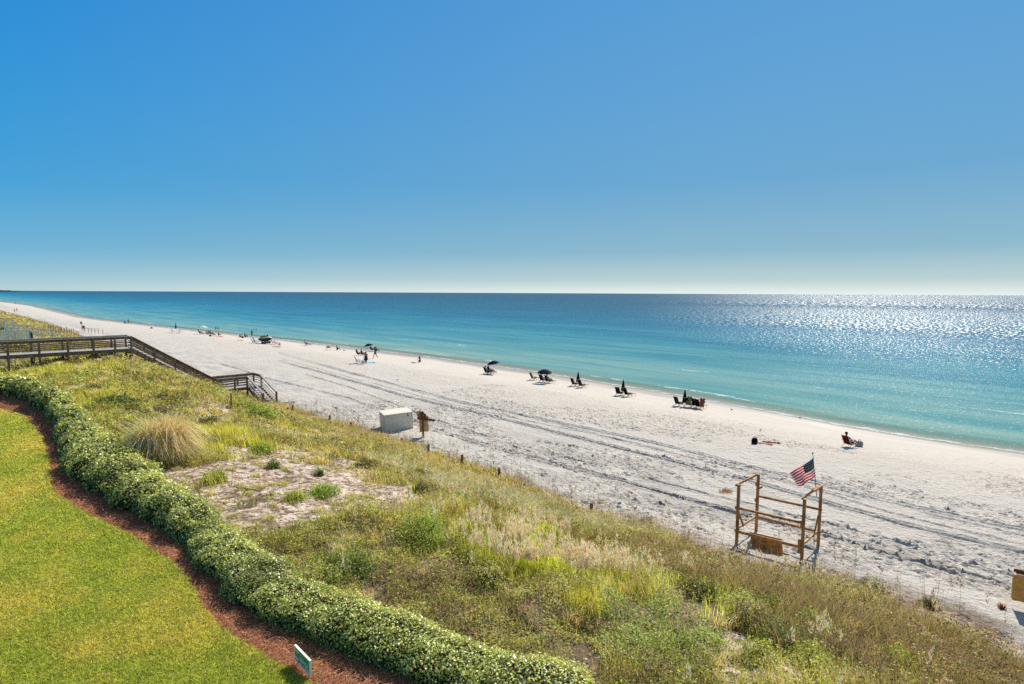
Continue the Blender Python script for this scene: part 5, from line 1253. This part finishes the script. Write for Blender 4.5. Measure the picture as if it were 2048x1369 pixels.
def person(pose, label, loc, rz, skin='skin_tan', top='cloth_black', bottom='cloth_black', hair='hair_dark', sc=1.0, female=False, dress=False, hat=None, group=None, long_hair=False):
    J = POSES[pose]; v = lambda a: Vector(a)
    pel, che, nek, hed = v(J['pel']), v(J['che']), v(J['nek']), v(J['hed'])
    spd = (nek - pel).normalized(); bl = (pel + che) / 2
    V = [pel, bl, che, nek, hed, hed + (hed - nek).normalized() * .09]; Rr = [(.135, .10), (.125, .095), (.15, .10), .055, (.085, .10), (.065, .075)]
    E = [(0, 1), (1, 2), (2, 3), (3, 4), (4, 5)]
    fw = Vector((0, 1, 0)); V.append(hed + fw * .105 - Vector((0, 0, .015))); Rr.append(.016); E.append((4, 6))
    sw = .165 if female else .19
    for sd, k in ((1, 0), (-1, 1)):
        sh = che + (nek - che) * .62 + Vector((sd * sw, 0, 0)); el = v(J['elb'][k]); wr = v(J['wri'][k]); i = len(V)
        V += [sh, el, wr]; Rr += [.058, .042, .029]; E += [(2, i), (i, i + 1), (i + 1, i + 2)]
        d = (wr - el).normalized(); pm = wr + d * .075; V.append(pm); Rr.append((.036, .02)); E.append((i + 2, i + 3))
        sdv = d.cross(Vector((0, 0, 1)));
        if sdv.length < .2: sdv = Vector((0, 1, 0))
        sdv.normalize(); dn_ = Vector((0, 0, -1))
        for f_, ln in ((-1.5, .062), (-.5, .075), (.5, .07), (1.5, .055)):
            j = len(V); b0 = pm + sdv * (.017 * f_) + d * .02; V += [b0, b0 + d * ln * .5 + dn_ * .008, b0 + d * ln * .85 + dn_ * .03]; Rr += [.0095, .0085, .0075]; E += [(i + 3, j), (j, j + 1), (j + 1, j + 2)]
        j = len(V); b0 = wr + d * .03 - sdv * .03; V += [b0, b0 + d * .03 - sdv * .03, b0 + d * .06 - sdv * .035]; Rr += [.011, .0095, .008]; E += [(i + 3, j), (j, j + 1), (j + 1, j + 2)]
        hp = pel + Vector((sd * .095, 0, -.02)); kn = v(J['kne'][k]); ak = v(J['ank'][k]); i = len(V)
        lowdir = (ak - kn).normalized(); toe_ = ak + (Vector((0, .17, -.045)) if pose != 'kneel' else Vector((0, -.15, -.01)))
        V += [hp, hp.lerp(kn, .45), kn, kn.lerp(ak, .35), ak, toe_]; Rr += [.09, .078, .055, .055, .036, (.036, .022)]; E += [(0, i), (i, i + 1), (i + 1, i + 2), (i + 2, i + 3), (i + 3, i + 4), (i + 4, i + 5)]
    body = skin_mesh('person', V, E, Rr, skin)
    body.location = loc; body.rotation_euler = (0, 0, rz); body.scale = (sc,) * 3; tag(body, label, 'person', group)
    # clothes follow the torso and thighs
    if top:
        Vt = [bl, che, che + (nek - che) * .55]; Rt = [(.145, .115), (.165, .118), (.13, .09)]; Et = [(0, 1), (1, 2)]
        for sd, k in ((1, 0), (-1, 1)):
            sh = che + (nek - che) * .62 + Vector((sd * sw, 0, 0)); el = v(J['elb'][k]); i = len(Vt); Vt += [sh, sh.lerp(el, .55)]; Rt += [.074, .064]; Et += [(1, i), (i, i + 1)]
        skin_mesh('shirt', Vt, Et, Rt, top, body)
    if bottom and not dress:
        Vt = [pel, pel + (bl - pel) * .8]; Rt = [(.155, .12), (.142, .112)]; Et = [(0, 1)]
        for sd, k in ((1, 0), (-1, 1)):
            hp = pel + Vector((sd * .095, 0, -.02)); kn = v(J['kne'][k]); i = len(Vt); Vt += [hp, hp.lerp(kn, .62 if not female else .25)]; Rt += [.105, .095]; Et += [(0, i), (i, i + 1)]
        skin_mesh('shorts', Vt, Et, Rt, bottom, body)
    if dress:
        M = MB(); M.smooth = True; M.loft([[Vector((r_ * math.cos(a), r_ * .8 * math.sin(a), z)) for a in [2 * math.pi * k / 16 for k in range(16)]] for z, r_ in ((.52, .30), (.7, .27), (.92, .21), (1.08, .165), (1.2, .17))]); M.build('skirt', bottom, body)
    M = MB(); M.smooth = True; ax = (hed - nek).normalized(); c = hed + ax * .05 - fw * .022; M.ell(c, (.092, .105, .10), 12, 8)
    if long_hair: M.tube([c - fw * .05, c - fw * .10 - Vector((0, 0, .14)), c - fw * .09 - Vector((0, 0, .30))], [.085, .08, .03], 10)
    M.build('hair', hair, body)
    if hat:
        M = MB(); M.smooth = True; t_ = c + ax * .05; M.tube([t_, t_ + ax * .02], [.17, .165], 16); M.tube([t_ + ax * .01, t_ + ax * .08, t_ + ax * .10], [.105, .09, .03], 14); M.build('hat', hat, body)
    return body

# ------------------------------------------------------------------ place the groups from right to left
def on(px, py, dz=0): g_ = gp(px, py); return g_ + Vector((0, 0, dz))
K_ = sling_chair('beach_chair', 'dark sling beach chair left of the closed umbrella in the largest empty group', 'chair', 'black_canvas', group=CG)
K_.location = on(1358, 813); K_.rotation_euler = (0, 0, SEA_RZ - .25); K_.scale = (.92,) * 3
chairs = [(1379, 815, 'dark sling chair just right of the closed umbrella with a tan towel on its back'), (1392, 816, 'reclined dark sling chair in the middle of the largest empty group'), (1399, 818, 'dark sling chair at the seaward right end with a red towel on it'),
          (1239, 792, 'dark sling chair left of the second closed umbrella from the right'), (1256, 794, 'dark sling chair right of the second closed umbrella from the right'),
          (1150, 773, 'dark sling chair left of the third closed umbrella from the right'), (1164, 776, 'dark sling chair right of the third closed umbrella with footrest out'),
          (1068, 761, 'empty dark sling chair standing apart left of the wide navy umbrella'), (1086, 765, 'dark sling chair under the wide navy umbrella, nearer the camera'), (1098, 767, 'dark sling chair under the wide navy umbrella with a reclining person'),
          (975, 749, 'dark chair in the shade of the tilted navy umbrella'), (982, 748, 'dark chair beside the pole of the tilted navy umbrella')]
for px, py, lb_ in chairs: dup(K_, on(px, py), SEA_RZ + random.uniform(-.3, .1), lb_, CG)
UG = 'closed dark umbrellas between pairs of chairs'
U_ = closed_umbrella('closed dark umbrella in the group of four chairs', 'black_canvas', UG); U_.location = on(1369, 814); U_.scale = (.85, .85, .70)
dup(U_, on(1246, 791), 0, 'closed dark umbrella between two empty chairs, second from the right', UG)
dup(U_, on(1156, 772), 0, 'closed dark umbrella between two empty chairs, third from the right', UG)
OG = 'open navy beach umbrellas'
V_ = open_umbrella('wide open navy umbrella shading two reclining people', 'navy_canvas', 'navy_canvas', OG, rr=1.12); V_.location = on(1089, 768); V_.rotation_euler = (0, 0, .4); V_.scale = (.78,) * 3
V2 = open_umbrella('tilted navy umbrella with a white edge over two seated people', 'navy_canvas', 'white_canvas', OG, tilt=-.16, rr=1.05); V2.location = on(987.5, 749); V2.scale = (.82,) * 3
V3 = dup(V2, on(738, 708), 0, 'farther navy umbrella with a white edge near the waterline family', OG)
towel_ = towel('towel', 1384, 806, .5, .8, 0, 'tan_towel', 'tan towel hung over the back of a dark sling chair'); 
g_ = gp(1380, 815); towel_.location = g_ + Vector((-.25, -.45, .72)); towel_.rotation_euler = (rad(68), 0, SEA_RZ)
t2 = towel('towel', 1402, 818, .5, .8, 0, 'red_towel', 'red patterned towel hung over the rightmost dark sling chair'); g_ = gp(1399, 818); t2.location = g_ + Vector((.12, -.30, .64)); t2.rotation_euler = (rad(64), 0, SEA_RZ)
person('chair', 'person leaning back in the nearer chair under the wide navy umbrella', on(1086, 765, .02), SEA_RZ, 'skin_dark', 'cloth_navy', 'cloth_navy')
person('chair', 'person reclining with knees up at the right of the wide navy umbrella', on(1098, 767, .02), SEA_RZ, 'skin_dark', 'cloth_black', 'cloth_black')
person('chair', 'person in a pale hat seated in the shade of the tilted navy umbrella', on(975, 749, .02), SEA_RZ, 'skin_dark', 'cloth_black', 'cloth_black', hat='cloth_white')
person('chair', 'person in dark clothes sitting forward beside the tilted umbrella pole', on(982, 748, .04), SEA_RZ - .4, 'skin_dark', 'cloth_black', 'cloth_navy')
# red chair with reader
RCH = folding_chair('folding_chair', 'red folding beach chair alone near the waterline at right', 'chair', 'red_canvas'); RCH.location = on(1699, 895); RCH.rotation_euler = (0, 0, rad(-72)); RCH.scale = (1.0,) * 3
person('chair', 'person seated in the red folding chair, seen from behind', on(1700, 895, -.02), rad(-72), 'skin_tan', 'cloth_maroon', 'cloth_black')
bag('beach_bag', 1718, 893, .30, 'grey_canvas', 'round patterned grey bag beside the red folding chair', .4, h=.75)
bag('backpack', 1509, 888, .22, 'black_canvas', 'black backpack standing alone on the open sand', .2, h=1.1)
towel('towel', 1531, 889, .35, .9, rad(60), 'pink_towel', 'crumpled pinkish towel right of the black backpack')
towel('towel', 1543, 886, .16, 1.1, rad(70), 'pink_towel', 'narrow red strip of cloth beyond the crumpled towel')
towel('sandals', 1531, 886.5, .3, .35, 0, 'black_rubber', 'pair of dark sandals between the two pink cloths', cat='sandals')
# birds
def bird(px, py, label, h=.28):
    o = thing('shore_bird', label, 'bird', on(px, py), random.uniform(0, 6), 'small birds on the sand'); o.scale = (h / .42,) * 3
    M = MB(); M.smooth = True; n = 10
    M.loft([[Vector((r_ * math.cos(a), y, z + r_ * 1.1 * math.sin(a))) for a in [2 * math.pi * k / n for k in range(n)]] for y, z, r_ in ((-.20, .15, .006), (-.10, .155, .04), (0, .16, .06), (.08, .18, .05), (.115, .23, .028), (.14, .26, .03), (.17, .262, .012), (.21, .255, .004))]); M.build('body', 'feather', o)
    M = MB()
    for x in (-.025, .025): M.tube([(x, 0, .12), (x, .01, .07), (x, 0, 0)], .007, 5)
    M.build('leg', 'black_rubber', o)
bird(1463, 822, 'small dark bird right of the largest chair group', .3); bird(1521, 863, 'tiny bird above the black backpack'); bird(921, 727, 'small bird by the water left of the tilted umbrella'); bird(1600, 838, 'tiny bird at the water edge left of the red chair'); bird(795, 762, 'tiny bird on the sand below the seated family')
# seaweed clumps
def clump(px, py, r_, label):
    o = thing('seaweed_clump', label, 'seaweed', on(px, py)); q = 160; a = rng.uniform(0, 6.28, q); rr = r_ * np.sqrt(rng.random(q)); P = np.stack([rr * np.cos(a), rr * np.sin(a) * .6, np.full(q, .01)], 1)
    f_ = veg('strands', [blades(P, rng.uniform(.05, .14, q), np.full(q, .03), rng.uniform(0, 6.28, q), rng.uniform(.5, 1.5, q), jit([.45, .24, .10], q, .3), 2)], 'dry_blade'); f_.parent = o
clump(1203, 1006, .42, 'brown seaweed clump at the dune toe'); clump(1452, 984, .36, 'brown seaweed clump left of the wooden stand in the wheel tracks'); clump(1292, 1040, .25, 'small brown weed clump at the toe below the first one')

# ---- family group around (735, 710)
F1 = folding_chair('folding_chair', 'pale striped folding chair at the left of the family group', 'chair', 'grey_canvas'); F1.location = on(717, 727); F1.rotation_euler = (0, 0, SEA_RZ - .3); F1.scale = (1.15,) * 3
person('walk', 'person in navy shirt and shorts walking away from the family group', on(751, 718), rad(140), 'skin_dark', 'cloth_navy', 'cloth_navy', sc=1.06)
person('stand', 'person standing in a long black dress amid the family group', on(732, 728), rad(30), 'skin_tan', 'cloth_black', 'cloth_black', dress=True, female=True, long_hair=True)
person('chair', 'person in dark maroon seated at the back left of the family group', on(718, 712), SEA_RZ, 'skin_tan', 'cloth_maroon', 'cloth_black', long_hair=True)
F2 = folding_chair('folding_chair', 'dark folding chair at the back left of the family group', 'chair', 'red_canvas'); F2.location = on(718, 712); F2.rotation_euler = (0, 0, SEA_RZ)
F3 = dup(F2, on(727, 712), SEA_RZ, 'dark folding chair in the middle of the family group'); person('chair', 'person in grey top seated in the middle of the family group', on(727, 712, .02), SEA_RZ, 'skin_tan', 'grey_canvas', 'cloth_black')
F4 = dup(F2, on(745, 703), SEA_RZ, 'dark folding chair under the farther navy umbrella'); person('chair', 'person seated under the farther navy umbrella', on(745, 703, .02), SEA_RZ, 'skin_dark', 'cloth_maroon', 'cloth_black')
person('sit', 'person sitting on the sand right of the farther navy umbrella', on(752, 703), SEA_RZ, 'skin_tan', 'cloth_black', 'cloth_black')
bag('cooler_bag', 726, 727, .26, 'white_canvas', 'white cooler bag between the striped chair and the black dress', .3)
towel('beach_blanket', 738, 726, 1.6, 1.3, .5, 'teal_towel', 'pale teal blanket spread at the feet of the family group', cat='blanket')
bag('beach_bag', 730, 725, .24, 'teal_canvas', 'dark teal bag on the pale blanket', 1.0)
person('kneel', 'child kneeling alone on the sand right of the family group', on(840, 725), rad(150), 'skin_tan', 'cloth_black', 'cloth_black', sc=.95, long_hair=True)
towel('towel', 826, 726.5, .6, .5, .2, 'black_canvas', 'dark folded towel left of the kneeling child')
# ---- (657,697) low table and sitter
tb = thing('folding_table', 'low dark folding table beside a lone sitter on the sand', 'table', on(657, 701), .2)
M = MB(); M.box((0, 0, .50), (.85, .55, .05)); M.build('table_top', 'black_canvas', tb)
for x in (-.36, .36):
    for y in (-.22, .22):
        M = MB(); M.tube([(x * .7, y, .48), (x, y, 0)], .02, 6); M.build('leg', 'metal_tube', tb)
M = MB(); M.box((-.05, 0, .62), (.5, .36, .2)); M.build('cooler', 'black_canvas', tb)
person('sit', 'person in black sitting on the sand right of the low table', on(674, 701), SEA_RZ - .3, 'skin_dark', 'cloth_black', 'cloth_black')
bag('beach_bag', 688, 702, .12, 'straw', 'tiny brown bag on the sand right of the sitter in black', 0)
# ---- lounger at (615,690)
LG_ = sling_chair('lounger', 'olive grey lounger holding one sunbather left of the low table', 'lounger', 'grey_canvas', 'metal_tube'); LG_.location = on(614, 692); LG_.rotation_euler = (0, 0, rad(-80))
person('chair', 'sunbather lying back in the olive grey lounger', on(614, 692, .02), rad(-80), 'skin_tan', None, 'cloth_navy')
# ---- orange lounger and items
O_ = folding_chair('folding_chair', 'orange red folding lounger right of the watercraft trailer', 'chair', 'orange_canvas'); O_.location = on(548, 689); O_.rotation_euler = (0, 0, rad(-75)); O_.scale = (1.2,) * 3
O2 = dup(O_, on(554, 690), rad(-60), 'second orange folding lounger, farther from the trailer'); person('lie', 'sunbather stretched out by the orange loungers', on(559, 691, .03), rad(200), 'skin_tan', None, 'cloth_red')
towel('towel', 553, 694.5, .5, 1.6, rad(80), 'black_canvas', 'dark strip towel on the sand below the orange loungers')
T_ = folding_chair('folding_chair', 'dark teal folding chair just left of the watercraft', 'chair', 'teal_canvas'); T_.location = on(508, 687); T_.rotation_euler = (0, 0, rad(-70)); T_.scale = (1.25,) * 3
T2 = dup(T_, on(512, 686), rad(-50), 'dark teal folding chair half hidden behind the watercraft stern')
person('stand', 'slim person standing at the water edge left of the watercraft', on(504, 674), rad(60), 'skin_dark', None, 'cloth_black')
# ---- swimmers
for px, py, sx, lb_, dz in ((432, 659, 'skin_dark', 'dark haired wader left of another in waist deep water', -.95), (437, 659, 'skin_tan', 'wader in a white hat in waist deep water', -.95), (508, 661.5, 'skin_tan', 'swimmer with only head and shoulders above water, left of two', -1.3), (513, 661.5, 'skin_tan', 'swimmer with only head and shoulders above water, right of two', -1.3)):
    q = at_z(px, py, 0); person('wade', lb_, (q.x, q.y, dz), rad(100), sx, 'cloth_black' if dz > -1 else None, 'cloth_black', hat='cloth_white' if px == 437 else None)
# ---- watercraft on trailer
p = on(531, 688); jw = thing('jet_ski', 'yellow black and white personal watercraft parked near the waterline', 'jet ski', p + Vector((0, 0, .62)), rad(-22)); ROT = rad(-22)
def hull(y, w_, z0, z1, n=12):
    return [Vector((y, w_ * math.cos(a), (z0 + z1) / 2 + (z1 - z0) / 2 * math.sin(a))) for a in [2 * math.pi * k / n for k in range(n)]]
M = MB(); M.smooth = True; M.loft([hull(-1.5, .45, .05, .40), hull(-1.3, .58, -.05, .45), hull(-.5, .62, -.10, .50), hull(.4, .60, -.08, .58), hull(1.1, .42, .05, .66), hull(1.55, .16, .28, .62), hull(1.68, .03, .42, .55)]); M.build('hull', 'black_gloss', jw)
M = MB(); M.smooth = True; M.loft([hull(-1.45, .40, .34, .52), hull(-.5, .60, .42, .58), hull(.3, .58, .50, .74), hull(.9, .42, .56, .92), hull(1.3, .28, .58, .86), hull(1.66, .06, .54, .64)]); M.build('deck', 'white_gloss', jw)
M = MB(); M.smooth = True; M.loft([hull(-1.25, .20, .50, .80), hull(-.9, .24, .50, .90), hull(-.2, .24, .55, .96), hull(.3, .20, .62, 1.02), hull(.6, .16, .7, 1.0)]); M.build('seat', 'yellow_gloss', jw)
M = MB(); M.smooth = True; M.loft([hull(-1.0, .21, .86, .95), hull(-.2, .21, .92, 1.0), hull(.2, .17, .98, 1.06)]); M.build('seat_pad', 'black_rubber', jw)
M = MB(); M.tube([(.55, 0, .95), (.45, 0, 1.18)], .06, 8); M.tube([(.40, -.38, 1.22), (.48, 0, 1.20), (.40, .38, 1.22)], .025, 7); M.build('handlebar', 'black_rubber', jw)
M = MB(); M.smooth = True; M.loft([hull(.6, .14, .92, 1.22), hull(.8, .14, .90, 1.12), hull(1.0, .10, .88, .98)]); M.build('windshield', 'black_gloss', jw)
tr_ = thing('beach_trailer', 'small trailer with fat balloon tyres carrying the watercraft', 'trailer', p, ROT)
M = MB(); M.bar((-1.4, .3, .52), (1.2, .3, .52), .06, .08); M.bar((-1.4, -.3, .52), (1.2, -.3, .52), .06, .08); M.bar((.1, -.62, .34), (.1, .62, .34), .06, .06); M.bar((.1, .3, .34), (.1, .3, .52), .05, .05); M.bar((.1, -.3, .34), (.1, -.3, .52), .05, .05); M.bar((-1.3, -.3, .52), (-2.5, 0, .12), .05, .05); M.bar((-1.3, .3, .52), (-2.5, 0, .12), .05, .05); M.build('frame', 'metal_tube', tr_)
for x, y in ((-.18, -.62), (.42, -.62), (-.18, .62), (.42, .62)):
    M = MB(); M.smooth = True; M.loft([[Vector((x + r_ * math.cos(a), y + dy, .27 + r_ * math.sin(a))) for a in [2 * math.pi * k / 16 for k in range(16)]] for dy, r_ in ((-.17, .12), (-.16, .22), (-.08, .265), (.08, .265), (.16, .22), (.17, .12))]); w__ = M.build('wheel', 'black_rubber', tr_)
    M = MB(); M.tube([(x, y - .18, .27), (x, y + .18, .27)], .10, 10); M.build('rim', 'white_plastic', w__)
M = MB(); M.tube([(-2.5, 0, .0), (-2.5, 0, .3)], .05, 8); M.build('jockey_post', 'black_rubber', tr_)
# ---- anglers at (480, 672)
person('sit', 'angler sitting low beside the standing fishing rods', on(480, 675.5), SEA_RZ, 'skin_tan', 'cloth_black', 'cloth_black')
person('sit', 'dark clothed person sitting upright right of the fishing rods', on(490, 675.5), SEA_RZ, 'skin_dark', 'cloth_black', 'cloth_black', sc=1.1)
bag('cooler_bag', 485, 676.5, .24, 'black_canvas', 'dark cooler bag between the two people by the fishing rods', 0)
for px, tl, lb_ in ((478.5, -.2, 'straight fishing rod standing in a sand holder, left of two'), (480.5, .9, 'bent fishing rod leaning right, right of two')):
    o = thing('fishing_rod', lb_, 'fishing rod', on(px, 674)); M = MB(); M.tube([(0, 0, -.1), (0, 0, .9)], .035, 7); M.build('holder', 'white_plastic', o); M = MB(); M.tube([(0, 0, .3), (-.1 * tl, 0, 1.6), (-.5 * tl, 0, 2.9)], [.03, .022, .012], 6); M.build('rod', 'metal_tube', o)
towel('towel', 480, 681.5, .4, 1.4, rad(75), 'straw', 'small brown cloth on the sand below the anglers')
# ---- white umbrella group at (400-430)
WU = open_umbrella('white open umbrella over the large far family group', 'white_canvas', 'white_canvas', None, rr=1.15); WU.location = on(405.5, 669)
for px, py, kind_, top_, sk, lb_ in ((401, 668.5, 'chair', 'cloth_black', 'skin_dark', 'seated person at the left pole side under the white umbrella'), (407, 669, 'lie', None, 'skin_tan', 'sunbather lying under the white umbrella'), (412.5, 668.5, 'sit', 'cloth_black', 'skin_tan', 'dark haired sitter right of the white umbrella pole'), (415.5, 669.5, 'sit', 'cloth_pink', 'skin_fair', 'sitter in pink right of the white umbrella'),
                             (421.5, 670, 'chair', 'cloth_navy', 'skin_tan', 'person leaning back in navy in the far family group'), (425, 671, 'chair', 'grey_canvas', 'skin_tan', 'person in grey leaning back in the far family group'), (437, 672, 'sit', 'cloth_maroon', 'skin_tan', 'sitter in maroon at the right end of the far family group')):
    person(kind_, lb_, on(px, py), SEA_RZ, sk, top_, 'cloth_black')
for px, py, m_, lb_ in ((401, 668.5, 'black_canvas', 'dark folding chair under the white umbrella'), (421.5, 670, 'navy_canvas', 'navy folding chair in the far family group'), (425, 671, 'teal_canvas', 'teal folding chair in the far family group'), (430, 672.5, 'teal_canvas', 'empty pale teal chair at the front of the far family group')):
    c_ = folding_chair('folding_chair', lb_, 'chair', m_); c_.location = on(px, py); c_.rotation_euler = (0, 0, SEA_RZ); c_.scale = (1.15,) * 3
towel('beach_blanket', 434, 673.5, 1.2, 3.0, rad(80), 'pink_towel', 'long pink blanket under the right end of the far family group', cat='blanket')
bag('beach_bag', 420.5, 673, .24, 'black_canvas', 'black bag at the left foot of the far family group', 0)
# ---- white loungers and green umbrella at (350)
WL = sling_chair('lounger', 'white slatted lounger on the empty sand, left one of a pair', 'lounger', 'white_canvas', 'white_plastic', group='pair of white loungers'); WL.location = on(345, 666.5); WL.rotation_euler = (0, 0, rad(-110)); WL.scale = (1.25,) * 3
dup(WL, on(360, 667.5), rad(-110), 'white slatted lounger on the empty sand, right one of a pair', 'pair of white loungers')
GU = closed_umbrella('closed green umbrella behind the pair of white loungers', 'green_canvas'); GU.location = on(352, 661.5); GU.scale = (.9,) * 3
bag('beach_bag', 303, 657.5, .34, 'black_canvas', 'dark bundle alone on the sand left of the white loungers', 0, h=.6)
# ---- far left people
person('sit', 'child sitting at the water edge left of a standing one', on(249, 648), SEA_RZ, 'skin_tan', 'cloth_black', 'cloth_black', sc=1.1)
person('stand', 'child standing at the water edge beside a sitting one', on(257, 648), rad(80), 'skin_tan', 'cloth_black', 'cloth_black', sc=.95)
person('walk', 'walker in white top near the dune at the far left', on(29.5, 625.5), rad(150), 'skin_tan', 'cloth_white', 'cloth_black', sc=1.15)
person('walk', 'walker all in black beside the one in white top', on(34.5, 624), rad(150), 'skin_dark', 'cloth_black', 'cloth_black', sc=1.1)
q = at_z(30, 608, 0); person('stand', 'distant person standing in the shallows at the far left', (q.x, q.y, -.2), 0, 'skin_tan', 'cloth_black', 'cloth_black', sc=1.2)
